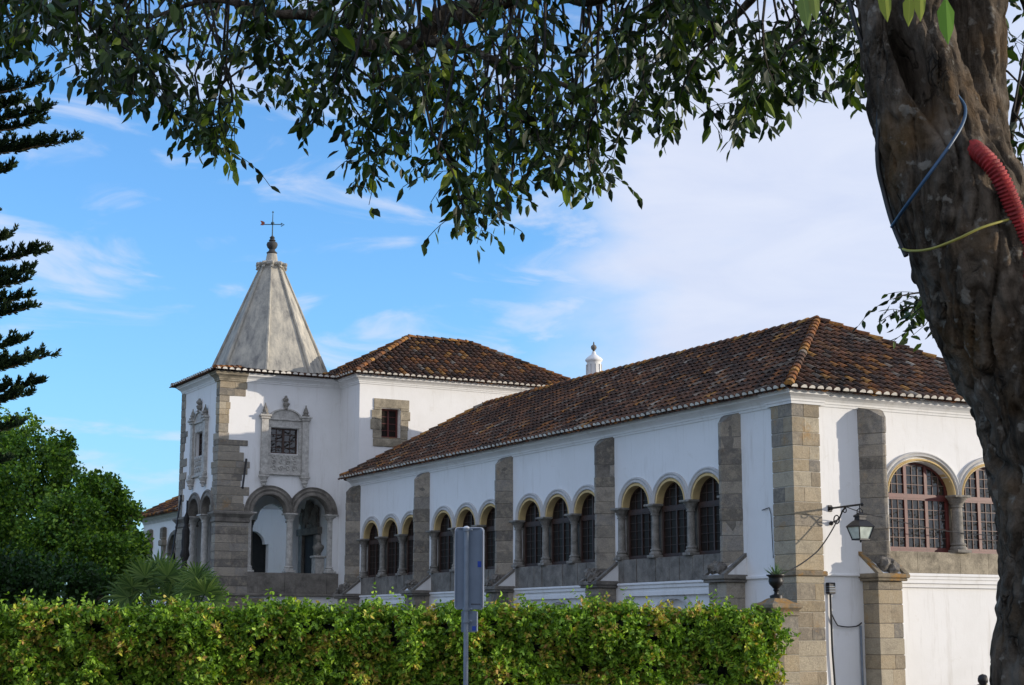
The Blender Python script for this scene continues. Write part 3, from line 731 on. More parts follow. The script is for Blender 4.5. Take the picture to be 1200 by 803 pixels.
# ============================================================ CORNER TOWER with spire
T = Thing('corner_tower', 'square white tower with granite quoins, open arcaded loggia and weathered octagonal stone spire', 'tower', (-4.2, 25.55, 0))
TF, TL = mapy(25.55), mapx(-4.2)
TB = lambda s, d, z: (s, 29.75+d, z); TR = lambda s, d, z: (.2+d, s, z)
fa = [(-2.33, .60), (-.775, .60)]; la = [(26.56, .57), (27.98, .57)]
m = MB()
wall(m, TF, -4.2, .2, 2.8, 6.75, [dict(a=-3.10, b=-.02, lo=3.55, spring=5.58, arcs=fa)], .34)
wall(m, TL, 25.55, 29.75, 2.8, 6.75, [dict(a=25.88, b=28.70, lo=2.95, spring=5.56, arcs=la)], .34)
wall(m, TB, -4.2, .2, 2.8, 6.75, [dict(a=-3.10, b=.0, lo=3.2, spring=5.58, arcs=fa)], .34)
# inner faces
for mp_, s0, s1, o_ in ((mapy(25.89), -3.86, .2, [dict(a=-3.10, b=-.02, lo=3.55, spring=5.58, arcs=fa)]), (mapx(-3.86), 25.89, 29.4, [dict(a=25.9, b=28.70, lo=2.95, spring=5.56, arcs=la)]), (mapy(29.41), -3.86, .2, [dict(a=-3.10, b=.0, lo=3.2, spring=5.58, arcs=fa)])):
    wall(m, mp_, s0, s1, 2.8, 6.75, o_, .001)
wall(m, TF, -4.2, .2, 6.75, 10.15, [dict(a=-2.37, b=-1.37, lo=7.6, hi=8.48)], .2)
wall(m, TL, 25.55, 29.75, 6.75, 10.15, [dict(a=27.1, b=28.0, lo=7.6, hi=8.42)], .2)
wall(m, TF, -4.2, .2, 0, 2.8); wall(m, TL, 25.55, 29.75, 0, 2.8); wall(m, TB, -4.2, .2, 0, 2.8); wall(m, TB, -4.2, .2, 6.75, 10.15)
m.quad((.195, 25.55, 2.8), (.195, 29.75, 2.8), (.195, 29.75, 6.75), (.195, 25.55, 6.75))
m.build('wall', 'plaster', T, recalc=False)
m = MB(); m.box(-4.1, .15, 25.6, 29.7, 2.82, 2.9); m.build('floor_slab', 'slab', T)
m = MB(); m.box(-4.1, .15, 25.6, 29.7, 6.72, 6.78); m.build('loggia_ceiling', 'moulding', T)
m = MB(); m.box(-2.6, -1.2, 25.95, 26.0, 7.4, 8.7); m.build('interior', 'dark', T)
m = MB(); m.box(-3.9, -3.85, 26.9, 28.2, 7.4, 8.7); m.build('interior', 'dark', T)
# lower corner piers with moulded caps
for (x0, x1, y0, y1) in ((-4.26, -3.10, 25.49, 25.89), (-4.26, -3.86, 25.891, 25.90), (-4.26, -3.84, 28.72, 29.80)):
    if y1-y0 < .05: continue
    m = MB(); masonry(m, x0, x1, y0, y1, 0, 5.20, GREY, random.Random(int(y0*10)), (.22, .34)); po = m.build('corner_pier', 'stone_grey', T, tint=True)
    m = MB(); m.box(x0+.012, x1-.012, y0+.012, y1-.012, 0, 5.19); m.build('joint_mortar', 'slab', T, po)
    m = MB()
    sweep(m, [(x0, y0), (x1, y0), (x1, y1), (x0, y1)], [(0, 5.20), (.04, 5.22), (.04, 5.27), (.02, 5.29), (.02, 5.36), (.08, 5.44), (.12, 5.48), (.12, 5.54), (.0, 5.58)], True)
    m.quad((x0, y0, 5.575), (x1, y0, 5.575), (x1, y1, 5.575), (x0, y1, 5.575)); m.build('pier_cap', 'slab', T, po)
# slab parapet of the front arcade
m = MB()
for a, b in ((-3.12, -2.72), (-2.72, -1.75), (-1.75, -1.36), (-1.36, -.22), (-.22, .2)):
    m.cbox(a+.004, b-.004, -.34, .05 if b-a < .5 else .035, 2.86, 3.55, .008, TF)
m.cbox(-4.3, .2, -.1, .12, 2.76, 2.86, .02, TF); m.build('parapet', 'slab', T)
m = MB(); m.cbox(25.9, 28.7, -.34, .03, 2.4, 2.98, .01, TL); m.build('parapet', 'slab', T)
m = MB(); m.cbox(-4.28, -2.5, -.0, .10, 0, 2.70, .02, TF); m.build('plinth', 'granite_tower', T)
for s in (-3.04, -1.55, -.06): column(T, TF, s, -.14, 3.56, 5.58, .115, .22, .18, 'marble')
for s in (27.27, 28.62): column(T, TL, s, -.17, 2.98, 5.56, .12, .24, .19, 'marble')
for s in (-3.0, -1.55, -.06): column(T, TB, s, -.17, 3.2, 5.58, .07, .13, .12, 'slab')
def arch_mould(mp, c, sp, r, w, lo, hi, material='slab'):
    a1 = MB(); r1 = r+w
    arch(a1, mp, c, sp, [(r-.005, -.33), (r-.005, .0), (r+.01, .05), (r+.06, .07), (r+.10, .05), (r+.115, .02), (r+.15, .025), (r+.18, .06), (r+.22, .05), (r+.235, .03), (r1-.04, .035), (r1-.01, .06), (r1, .0)], lo, hi)
    a1.build('arch', material, T, smooth=True)
arch_mould(TF, -2.33, 5.58, .60, .32, -99, -1.553); arch_mould(TF, -.775, 5.58, .60, .32, -1.551, .19)
arch_mould(TL, 26.56, 5.56, .57, .22, 25.6, 27.268); arch_mould(TL, 27.98, 5.56, .57, .22, 27.27, 28.9)
for c in (-2.33, -.775): 
    a1 = MB(); arch(a1, TB, c, 5.58, [(.6, -.33), (.6, .02), (.7, .03), (.7, 0)]); a1.build('arch', 'slab', T)
# quoins
m = MB(); rr = random.Random(11)
def quoin(m, wf, wl, z0, z1):
    """L shaped block at the near corner: wf along the front, wl along the left face"""
    p = rr.uniform(.02, .045); kq = rr.uniform(.8, 1.15); m.col = tuple(v*kq for v in rr.choice(WARM if z0 > 8.3 else GREY+WARM[5:6]+WARM[3:4]))
    m.cbox(-4.2-p, -4.2+wf, 25.55-p, 25.70, z0, z1, .012); m.cbox(-4.2-p, -4.05, 25.701, 25.55+wl, z0+.002, z1-.002, .012)
z = 5.59
while z < 10.1:
    h = rr.uniform(.19, .30); z1 = min(10.12, z+h)
    if z < 7.95: wf = rr.uniform(.72, 1.12) if z < 7.7 else rr.uniform(.85, 1.05)
    elif z < 9.28: wf = rr.uniform(.30, .40)
    else: wf = rr.uniform(.84, .96)
    wl = rr.uniform(.45, .75) if z < 8.2 else rr.uniform(.28, .40)
    if rr.random() < .35: quoin(m, wf*.55, wl, z+.003, z1-.003); m.col = rr.choice(WARM if z > 8.3 else GREY); m.cbox(-4.2+wf*.55+.006, -4.2+wf, 25.525, 25.7, z+.003, z1-.003, .012)
    else: quoin(m, wf, wl, z+.003, z1-.003)
    z = z1
m.build('quoins', 'stone_warm', T, tint=True)
m = MB(); z = 5.59
while z < 10.1:
    z1 = min(10.12, z+rr.uniform(.2, .32)); wl = rr.uniform(.30, .75) if z < 8.5 else rr.uniform(.3, .5)
    m.col = rr.choice(GREY); m.cbox(-4.23, -4.05, 29.75-wl, 29.78, z+.003, z1-.003, .012); z = z1
m.build('quoins', 'stone_grey', T, tint=True)
m = MB(); cornice(m, [(-4.2, 29.75), (-4.2, 25.55), (.2, 25.55)], 9.98, 1.05); m.build('cornice', 'plaster', T)
m = MB(); cornice(m, [(-4.2, 26.0), (-4.2, 25.55), (-3.30, 25.55)], 9.981, 1.05, out=.03); m.build('cornice', 'slab_light', T)

def ornate_window(mp, c, gw, z0=7.6, z1=8.48, seed=0):
    f = MB()
    for sg in (-1, 1):
        a = c+sg*(gw+.24)
        f.cbox(a-.12, a+.12, -.02, .12, 6.98, 8.76, .012, mp)                      # pilaster
        for z in (7.35, 7.75, 8.2): f.box(a-.123, a+.123, -.01, .125, z, z+.012, mp)
        f.cbox(a-.16, a+.16, -.02, .17, 8.76, 8.84, .015, mp); f.cbox(a-.20, a+.20, -.02, .21, 8.84, 8.91, .015, mp)
        f.cbox(a-.14, a+.14, -.02, .16, 6.84, 6.98, .02, mp); f.cbox(a-.17, a+.17, -.02, .19, 6.76, 6.84, .02, mp)
        x, y, _ = mp(a, .09, 0)
        f.lathe([(.03, 6.46), (.08, 6.50), (.06, 6.54), (.12, 6.62), (.10, 6.66), (.16, 6.76)], 14, (x, y, 0))   # corbel
    f.cbox(c-gw-.12, c+gw+.12, -.02, .05, z1+.01, 8.74, .01, mp)
    f.cbox(c-gw-.38, c+gw+.38, -.02, .10, 8.74, 8.80, .012, mp)
    f.cbox(c-gw-.38, c+gw+.38, -.02, .10, 6.86, 6.93, .012, mp)
    f.box(c-gw-.12, c-gw-.005, -.02, .045, 7.56, z1+.01, mp); f.box(c+gw+.005, c+gw+.12, -.02, .045, 7.56, z1+.01, mp)
    fo = f.build('window_surround', 'marble', T)
    p = MB()                                                                      # relief panel
    p.box(c-gw-.115, c+gw+.115, -.02, .03, 6.93, 7.56, mp)
    n = 4
    for i in range(n):
        s = c-gw+(i+.5)*2*gw/n
        for k, (r_, zz) in enumerate(((.10, 7.10), (.085, 7.30), (.08, 7.46))):
            pts = [mp(s+(1 if (i+k) % 2 else -1)*r_*(1-.07*j)*cos(j*.7), .045, zz+r_*(1-.07*j)*sin(j*.7)) for j in range(12)]
            p.tube(pts, .022, 6)
    p.box(c-gw-.11, c+gw+.11, .0, .05, 7.53, 7.58, mp)
    p.build('relief_panel', 'marble', T, fo)
    q = MB(); rp = gw+.10                                                         # arched pediment
    n = 16; vs = [mp(c, .06, 8.80)]+[mp(c-rp*cos(pi*i/n), .06, 8.80+.36*sin(pi*i/n)) for i in range(n+1)]
    q.add(vs, [(0, i+1, i+2) for i in range(n)])
    v2 = []
    for i in range(n+1):
        for k, d in ((1, 0), (1, .10), (.88, .11), (.86, .06)): v2.append(mp(c-rp*k*cos(pi*i/n), d, 8.80+.36*k*sin(pi*i/n)))
    q.add(v2, [(i*4+k, i*4+k+1, i*4+k+5, i*4+k+4) for i in range(n) for k in range(3)])
    q.build('pediment', 'marble', T, fo)
    for s, zb, h in ((c-gw-.24, 8.91, .40), (c+gw+.24, 8.91, .40), (c, 9.14, .46)):
        u = MB(); x, y, _ = mp(s, .08, 0)
        if s == c: u.lathe([(.09, 0), (.05, .06), (.10, .12), (.12, .18), (.05, .24), (.09, .29), (.10, .34), (.05, .40), (.03, .46)], 12, (x, y, zb), lambda a, k: 1+.25*sin(3*a+k))
        else: u.lathe([(.12, 0), (.13, .05), (.07, .08), (.09, .14), (.055, .22), (.065, .24), (.03, .32), (.015, .40)], 12, (x, y, zb), lambda a, k: 1+.15*sin(4*a+k))
        u.build('finial', 'column', T, fo)
    w_ = MB(); d = -.10
    for a, b in ((c-gw, c-gw+.045), (c+gw-.045, c+gw), (c-.04, c+.04)): w_.box(a, b, d-.04, d, z0, z1, mp)
    for z in (z0, z1-.045): w_.box(c-gw+.045, c+gw-.045, d-.04, d-.001, z, z+.045, mp)
    for i in (1, 2, 3): zz = z0+(z1-z0)*i/4; w_.box(c-gw+.045, c+gw-.045, d-.035, d-.012, zz-.012, zz+.012, mp)
    for s in (c-gw/2, c+gw/2): w_.box(s-.012, s+.012, d-.034, d-.011, z0+.04, z1-.04, mp)
    wo = w_.build('window', 'frame_dark', T)
    gq = MB(); gq.quad(*[mp(s, d-.03, z) for s, z in ((c-gw, z0), (c+gw, z0), (c+gw, z1), (c-gw, z1))]); gq.build('glass', 'glass2', T, wo, recalc=False)
ornate_window(TF, -1.87, .5); ornate_window(TL, 27.55, .45, 7.6, 8.42)
# inner doorway on the loggia's right wall, with carved hood
D_ = lambda s, d, z: (.195-d, s, z)
m = MB(); m.cbox(27.15, 27.5, -.0, .14, 2.9, 5.0, .02, D_); m.cbox(28.65, 29.0, -.0, .14, 2.9, 5.0, .02, D_); m.cbox(27.05, 29.1, 0, .18, 5.0, 5.25, .02, D_)
m.cbox(27.3, 28.85, .0, .12, 5.25, 5.40, .02, D_)
for s, z, r_ in ((27.5, 5.65, .28), (28.65, 5.65, .28), (28.08, 5.85, .33), (27.75, 5.5, .2), (28.4, 5.5, .2)): 
    x, y, _ = D_(s, .1, 0); m.sphere((x, y, z), r_, .4, 1, 1.2, 12, .6, s)
do = m.build('door_surround', 'slab', T)
m = MB(); m.box(27.5, 28.65, -.0, .03, 2.9, 5.0, D_); m.build('door', 'dark', T)
# tile skirt and spire
hip_roof(T, -4.52, .52, 25.23, 30.07, 10.30, -3.3, -.2, 26.2, 29.1, 10.50, warm=.02, parent_name='eave_skirt', ends='SW')
cx, cy = -1.72, 27.65
m = MB(); n = 8; R0, R1, Z0, Z1 = 2.14, .36, 10.40, 14.62
angs = [pi/8+i*pi/4 for i in range(8)]
vs = []
NZ = 14
for k in range(NZ+1):
    t_ = k/NZ; r_ = R0+(R1-R0)*t_
    for a in angs: vs.append((cx+r_*cos(a), cy+r_*sin(a), Z0+(Z1-Z0)*t_))
m.add(vs, [(k*8+i, k*8+(i+1) % 8, k*8+8+(i+1) % 8, k*8+8+i) for k in range(NZ) for i in range(8)])
m.lathe([(2.28, 10.50), (2.28, 10.58), (2.20, 10.60)], 8, (cx, cy, 0), cap=False)
m.v[-24:] = [(cx+(r_)*cos(a), cy+(r_)*sin(a), z_) for r_, z_ in ((2.20, 10.38), (2.20, 10.46), (2.12, 10.48)) for a in angs]
sp = m.build('spire', 'spire', T)
for a in angs:
    m = MB(); pts = [(cx+(R0+(R1-R0)*k/10+.01)*cos(a), cy+(R0+(R1-R0)*k/10+.01)*sin(a), Z0+.05+(Z1-Z0-.05)*k/10) for k in range(11)]
    m.tube(pts, [.075-.0035*k for k in range(11)], 8); m.build('spire_rib', 'spire', T, sp)
m = MB()
m.lathe([(.36, 14.55), (.42, 14.62), (.40, 14.72), (.28, 14.74), (.22, 14.80), (.19, 14.98), (.17, 15.08)], 16, (cx, cy, 0))
for i in range(10):
    a = 2*pi*i/10; pts = [(cx+(.36+.20*k/6)*cos(a), cy+(.36+.20*k/6)*sin(a), 14.60+.10*sin(k*.9)) for k in range(7)]; m.tube(pts, .05, 6); m.sphere((cx+.52*cos(a), cy+.52*sin(a), 14.64), .075, seg=8)
m.build('spire_crown', 'spire', T, sp)
m = MB(); m.lathe([(.17, 15.05), (.20, 15.10), (.13, 15.16), (.10, 15.22), (.17, 15.30), (.205, 15.40), (.18, 15.48), (.09, 15.53), (.13, 15.56), (.07, 15.62), (.10, 15.66), (.03, 15.74)], 16, (cx, cy, 0)); m.build('baluster_finial', 'lead', T, sp, smooth=True)
wv = Thing('weather_vane', 'thin iron weather vane with rusty arrow tail and cross atop the spire', 'weather vane', (cx, cy, 15.72))
m = MB(); m.tube([(cx, cy, 15.7), (cx, cy, 16.66)], [.025, .012], 6); m.sphere((cx, cy, 16.20), .07, seg=8)
m.tube([(cx-.03, cy, 16.62), (cx+.03, cy, 16.62)], .02, 6); m.build('rod', 'verd', wv)
dx_ = Vector((cos(-TH), sin(-TH), 0))   # image-right direction in building axes
m = MB(); pts = [Vector((cx, cy, 16.16))+dx_*k for k in (-.30, .34)]; m.tube(pts, .016, 6)
m.tube([Vector((cx, cy, 16.14))+dx_*.30+Vector((0, 0, .07)), Vector((cx, cy, 16.15))+dx_*.42, Vector((cx, cy, 16.14))+dx_*.30-Vector((0, 0, .05))], .018, 6); m.build('arrow', 'verd', wv)
m = MB(); c0 = Vector((cx, cy, 16.20))-dx_*.29; n_ = Vector((dx_.y, -dx_.x, 0))*.01
sh = [(0, -.04), (-.06, -.07), (-.16, -.06), (-.11, .0), (-.16, .10), (-.06, .08), (0, .04)]
f_ = [c0+dx_*a+Vector((0, 0, b))+n_ for a, b in sh]; b_ = [c0+dx_*a+Vector((0, 0, b))-n_ for a, b in sh]
m.add(f_+b_, [tuple(range(7)), tuple(range(13, 6, -1))]+[(i, (i+1) % 7, 7+(i+1) % 7, 7+i) for i in range(7)]); m.build('arrow_tail', 'rust', wv)

# bust on pedestal inside the loggia
bu = Thing('bust', 'white marble bust on a pedestal beside the loggia doorway', 'statue', (-.32, 26.05, 2.9))
bx, by = -.32, 26.1
m = MB(); m.cbox(bx-.17, bx+.17, by-.17, by+.17, 2.9, 4.1, .02); m.cbox(bx-.22, bx+.22, by-.22, by+.22, 4.1, 4.18, .02); m.build('pedestal', 'marble', bu)
m = MB(); m.lathe([(.08, 4.18), (.06, 4.24), (.10, 4.28), (.17, 4.38), (.20, 4.46), (.19, 4.52), (.10, 4.58), (.06, 4.62), (.06, 4.66)], 14, (bx, by, 0))
m.sphere((bx, by, 4.76), .105, .85, 1, 1.2); m.sphere((bx-.03, by-.095, 4.75), .025); m.sphere((bx, by+.03, 4.80), .105, .95, 1, 1.05, 12, .3, 2); m.build('bust_figure', 'column', bu, smooth=True)
# flag poles
fp = Thing('flagpole', 'short dark flagpole leaning out of the quoins of the tower front', 'flagpole', (-3.30, 25.5, 7.0))
fp.o['group'] = 'flagpoles on the tower'
m = MB(); m.tube([(-3.22, 25.54, 7.35), (-3.55, 24.9, 6.35)], .035, 8); m.sphere((-3.55, 24.9, 6.33), .05, seg=8); m.build('pole', 'iron', fp)
fp = Thing('flagpole', 'long dark flagpole leaning against the far corner of the tower loggia', 'flagpole', (-4.3, 29.0, 4.0))
fp.o['group'] = 'flagpoles on the tower'
m = MB(); m.tube([(-4.25, 29.4, 6.3), (-4.75, 28.95, 3.3)], .035, 8); m.sphere((-4.25, 29.4, 6.33), .05, seg=8); m.build('pole', 'iron', fp)
fp = Thing('flag', 'dark furled flag slanting across the left loggia arches', 'flag', (-4.3, 27.8, 4.0))
m = MB(); pts = [Vector((-4.3, 28.5, 6.1)).lerp(Vector((-4.7, 27.35, 3.1)), k/14) for k in range(15)]
m.tube(pts, .03, 8); m.build('pole', 'iron', fp)
m = MB(); m.tube(pts[2:14], [.05+.09*sin(pi*k/11)+.02*sin(k*2.1) for k in range(12)], 10, lambda q, d, p, r: q+d*.02*sin(q.z*14)); m.build('cloth', 'dark', fp)

# ============================================================ LEFT WING
Wg = Thing('far_wing_building', 'low white wing with stone pilasters and twin arched window, left of the tower', 'building', (-1, 33.0, 0))
WL = mapx(-1.0)
m = MB(); wall(m, WL, 33, 45.2, 0, 6.5, [dict(a=38.0, b=41.4, lo=3.6, spring=4.9, arcs=[(38.85, .75), (40.55, .75)])], .3)
wall(m, mapy(33.0), -1, 7, 0, 6.5, [dict(a=-.9, b=.4, lo=3.4, spring=4.9, arcs=[(-.25, .5)])], .3); m.quad((-1, 45.2, 0), (7, 45.2, 0), (7, 45.2, 6.5), (-1, 45.2, 6.5)); m.quad((7, 33, 0), (7, 45.2, 0), (7, 45.2, 6.5), (7, 33, 6.5))
m.build('wall', 'plaster', Wg, recalc=False)
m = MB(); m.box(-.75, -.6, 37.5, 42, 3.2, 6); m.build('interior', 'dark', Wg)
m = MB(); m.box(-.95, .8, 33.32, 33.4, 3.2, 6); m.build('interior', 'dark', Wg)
m = MB(); cornice(m, [(-1, 45.2), (-1, 33), (7, 33)], 6.25, 1.1); m.build('cornice', 'moulding', Wg)
for s in (37.0, 39.7, 41.9, 43.9, 34.6): 
    m = MB(); m.cbox(s-.16, s+.16, -.02, .12, 2.0, 5.5, .02, WL); m.cbox(s-.26, s+.26, -.02, .22, 5.2, 5.45, .03, WL); m.cbox(s-.2, s+.2, -.02, .18, 5.45, 6.0, .06, WL)
    m.build('pilaster', 'granite_tower', Wg)
for s in (38.85, 40.55):
    m = MB(); arch(m, WL, s, 4.9, [(.72, -.2), (.72, .05), (.85, .08), (.92, .0)], 37.9, 41.5); m.build('arch', 'slab', Wg)
for s in (38.05, 39.7, 41.35): column(Wg, WL, s, -.1, 3.6, 4.9, .1, .2, .16)
hip_roof(Wg, -1.35, 7.35, 32.7, 45.5, 6.55, 3.0, 3.0, 37.0, 41.2, 9.0, warm=.35, ends='')

# ============================================================ GATE PIER, URN, AGAVE
gp = Thing('gate_pier', 'granite gate pier with lichened moulded cap at the end of the hedge', 'gate pier', (-1.35, -1.25, 0))
x0, x1, y0, y1 = -1.82, -1.22, -1.55, -.97
m = MB(); masonry(m, x0, x1, y0, y1, 0, 1.9, WARM, random.Random(4)); so_ = m.build('shaft', 'stone_warm', gp, tint=True)
m = MB(); m.box(x0+.012, x1-.012, y0+.012, y1-.012, 0, 1.95); m.build('joint_mortar', 'joint', gp, so_)
m = MB(); sweep(m, [(x0, y0), (x1, y0), (x1, y1), (x0, y1)], [(0, 1.90), (.035, 1.91), (.035, 1.97), (.0, 1.98), (.01, 2.0), (.05, 2.04), (.07, 2.06), (.07, 2.12), (.05, 2.14), (-.06, 2.17), (-.16, 2.24), (-.18, 2.25)], True)
m.quad((x0+.18, y0+.18, 2.25), (x1-.18, y0+.18, 2.25), (x1-.18, y1-.18, 2.25), (x0+.18, y1-.18, 2.25)); m.build('cap', 'cap', gp)
ux, uy = (x0+x1)/2, (y0+y1)/2
ur = Thing('urn', 'dark cast urn standing on the gate pier cap', 'urn', (ux, uy, 2.27))
m = MB(); m.lathe([(.13, 2.24), (.13, 2.30), (.045, 2.33), (.04, 2.38), (.065, 2.41), (.045, 2.43), (.09, 2.48), (.135, 2.53), (.15, 2.59), (.135, 2.64), (.15, 2.67), (.19, 2.70), (.19, 2.715), (.16, 2.71), (.14, 2.68)], 20, (ux, uy, 0)); m.build('body', 'iron', ur, smooth=True)
m = MB(); m.lathe([(.135, 2.65), (.135, 2.68)], 16, (ux, uy, 0)); m.build('soil', 'soil', ur)
ag = Thing('agave', 'small spiky green agave growing in the dark urn', 'plant', (ux, uy, 2.67))
m = MB()
for i in range(22):
    a = i*2.4; tl = .25+.75*(i/22); L_ = random.uniform(.24, .36); m.col = random.choice([(.10, .17, .09), (.14, .22, .12), (.07, .12, .07)])
    d = Vector((cos(a)*tl, sin(a)*tl, 1.25-tl*.9)).normalized(); s_ = Vector((-sin(a), cos(a), 0)); p = Vector((ux, uy, 2.67))
    v = [p-s_*.012, p+s_*.012, p+d*L_*.5+s_*.02-Vector((0, 0, .008)), p+d*L_*.5-s_*.02-Vector((0, 0, .008)), p+d*L_+Vector((0, 0, -.03*tl)), p+d*L_*.5+Vector((0, 0, -.025))]
    m.add(v, [(0, 1, 5), (1, 2, 5), (0, 5, 3), (5, 2, 4), (3, 5, 4)])
m.build('rosette', 'leaf_matt', ag, tint=True, recalc=False)

# ============================================================ WALL LAMP, CABLES
lm = Thing('wall_lantern', 'black lantern with milky panes on a wrought iron wall bracket', 'lamp', (.93, 0, 3.9))
lx = .93
m = MB(); m.tube([(lx, 0, 4.20), (lx, -1.05, 4.22)], .022, 8); m.tube([(lx, 0, 3.88), (lx, -.30, 3.95), (lx, -.42, 4.12), (lx, -.55, 4.20)], .018, 8)
m.tube([(lx, -.22+.09*cos(k*.5), 3.95+.09*sin(k*.5)) for k in range(14)], .014, 6)
m.tube([(lx, -.50+.05*cos(k*.6), 4.13+.05*sin(k*.6)) for k in range(12)], .012, 6)
m.cbox(lx-.05, lx+.05, -.03, .01, 4.13, 4.27, .01); m.sphere((lx, -.04, 3.88), .05, seg=8); m.sphere((lx, -1.06, 4.22), .04, seg=8); m.sphere((lx, -.06, 4.20), .045, seg=8); m.build('bracket', 'iron', lm)
ly = -.98
m = MB()
m.tube([(lx, ly, 4.20), (lx, ly, 4.02)], .012, 6); m.tube([(lx-.08, ly, 4.0), (lx-.07, ly, 4.10), (lx, ly, 4.15), (lx+.07, ly, 4.10), (lx+.08, ly, 4.0)], .012, 6)
def sq_lathe(m, prof, c):
    vs = [(c[0]+sx*r_, c[1]+sy*r_, z) for r_, z in prof for sx, sy in ((-1, -1), (1, -1), (1, 1), (-1, 1))]
    m.add(vs, [(k*4+i, k*4+(i+1) % 4, k*4+4+(i+1) % 4, k*4+4+i) for k in range(len(prof)-1) for i in range(4)]+[(3, 2, 1, 0), tuple(len(vs)-4+i for i in range(4))])
sq_lathe(m, [(.205, 3.745), (.215, 3.755), (.20, 3.78), (.13, 3.86), (.085, 3.90), (.08, 3.95), (.10, 3.96), (.10, 3.99), (.05, 4.03), (.02, 4.06)], (lx, ly))
m.build('hood', 'iron', lm)
m = MB()
for sx, sy in ((-1, -1), (1, -1), (1, 1), (-1, 1)): m.tube([(lx+sx*.195, ly+sy*.195, 3.75), (lx+sx*.125, ly+sy*.125, 3.50)], .013, 6)
sq_lathe(m, [(.135, 3.475), (.135, 3.505), (.10, 3.506)], (lx, ly)); m.tube([(lx, ly, 3.48), (lx, ly, 3.43)], .02, 6); m.build('cage', 'iron', lm)
m = MB(); sq_lathe(m, [(.12, 3.507), (.186, 3.744)], (lx, ly)); m.build('pane', 'lampglass', lm)
def cable(label, pts, r_=.012, m_='cable', sag=0, name='cable', cat='cable', n=14):
    P = [Vector(p) for p in pts]; out = []
    for i in range(len(P)-1):
        for k in range(n):
            t_ = k/n; q = P[i].lerp(P[i+1], t_); q.z -= sag*4*t_*(1-t_); out.append(q)
    out.append(P[-1]); b = P[0].copy(); th = Thing(name, label, cat, b, group='cables on the gallery walls')
    mm_ = MB(); mm_.tube(out, r_, 6); mm_.build('strand', m_, th); return th
cable('black cable rising from the urn across the corner pier to the lantern bracket', [(-1.0, -.75, 2.75), (.2, -.45, 3.25), (lx, -.30, 4.0)], .014, sag=.05)
cable('thin cable running from the lantern bracket across the red window', [(lx, -.55, 4.20), (2.1, -.42, 4.02), (4.4, -.1, 3.78), (7.5, -.1, 3.75)], .010, sag=.03)
cable('black cable falling from the little wall box to the ground', [(.84, -.04, 2.4), (.84, -.05, 1.2), (.90, -.05, .1)], .022)
cable('cable sagging from the wall box to the conduit beside the buttress', [(.86, -.05, 1.95), (1.0, -.06, 1.72), (1.45, -.06, 1.70), (1.66, -.05, 1.78)], .014, sag=.02)
cable('grey conduit running down beside the buttress', [(1.64, -.04, 1.72), (1.64, -.04, .05)], .025, 'pole')
cable('thin dark wire hanging on the white wall left of the corner pier', [(-.03, 1.12, 4.2), (-.03, .86, 4.24), (-.03, .80, 4.1), (-.03, .76, 3.15)], .009)
jb = Thing('junction_box', 'small black junction box on the white wall under the lantern', 'electrical box', (.80, -.0, 2.4))
m = MB(); m.cbox(.76, .92, -.12, .0, 2.38, 2.62, .01); 
m.build('case', 'iron', jb)
m = MB(); m.box(.755, .925, -.125, -.005, 2.43, 2.445); m.box(.755, .925, -.125, -.005, 2.48, 2.495); m.box(.755, .925, -.125, -.005, 2.53, 2.545); m.build('ribs', 'pole', jb)
lw = Thing('low_wall', 'low grey stone kerb wall in front of the short facade', 'wall', (2.6, -1.3, 0))
m = MB(); m.cbox(2.7, 14, -1.6, -1.3, 0, .46, .02); m.build('masonry', 'slab', lw)

# ============================================================ FOLIAGE helper
def leaf_cards(mb, p, d, size, wid, col, up=None, fold=.25):
    """one pointed leaf, folded along its midrib: 6 verts, 2 faces; p base, d direction"""
    s = d.cross(up if up is not None else Vector((random.uniform(-1, 1), random.uniform(-1, 1), random.uniform(-1, 1))))
    if s.length < 1e-4: s = d.cross(Vector((1, 0, 0)))
    s.normalize(); n = s.cross(d).normalized(); w_ = size*wid
    mb.col = col
    n0 = len(mb.v); v = [p, p+d*size*.3+s*w_+n*w_*fold, p+d*size*.65+s*w_*.8+n*w_*fold, p+d*size, p+d*size*.65-s*w_*.8+n*w_*fold, p+d*size*.3-s*w_+n*w_*fold]
    mb.v += [tuple(q) for q in v]; mb.c += [col]*6; mb.f += [(n0, n0+3, n0+2, n0+1), (n0, n0+5, n0+4, n0+3)]
def rv(): 
    while True:
        v = Vector((random.uniform(-1, 1), random.uniform(-1, 1), random.uniform(-1, 1)))
        if .05 < v.length < 1: return v.normalized()

# ============================================================ HEDGE
HA, HB = Vector((-11.6, 31.0, 0)), Vector((5.05, 33.3, 0))
hd = Thing('hedge', 'thick green and yellowish climbing hedge spilling over in front of the palace', 'hedge', (HA.x, HA.y, 0), frame='w')
hv = (HB-HA); HL = hv.length; he = hv.normalized(); hn = Vector((he.y, -he.x, 0))   # hn towards the camera
def htop(s): return 1.84-.07*s/HL + .12*mn.noise((s*.55, 3.1, 0)) + .18*mn.noise((s*1.6, 7.7, 0)) + .13*mn.noise((s*4, 1, 0))
def hbulge(s, z): return .34*mn.noise((s*.9, z*.9, 5)) + .50*mn.noise((s*2.0, z*1.6, 9)) + .22*mn.noise((s*4.6, z*3.6, 2))
m = MB(); NS, NR = 220, 16
vs = []
for i in range(NS+1):
    s = HL*i/NS
    tz = htop(s)-.05
    for k in range(NR+1):
        a = k/NR
        if a < .45: d, z = .30, .25+(tz-.35)*a/.45
        elif a < .55: q = (a-.45)/.1*pi/2; d, z = .30-.12*(1-cos(q)), tz-.10+.10*sin(q)
        else: d, z = .18-.55*(a-.55)/.45, tz-.02*(a-.55)
        b = hbulge(s, z)*(1 if a < .5 else .4); vs.append(HA+he*s+hn*(d+b-.10)+Vector((0, 0, z)))
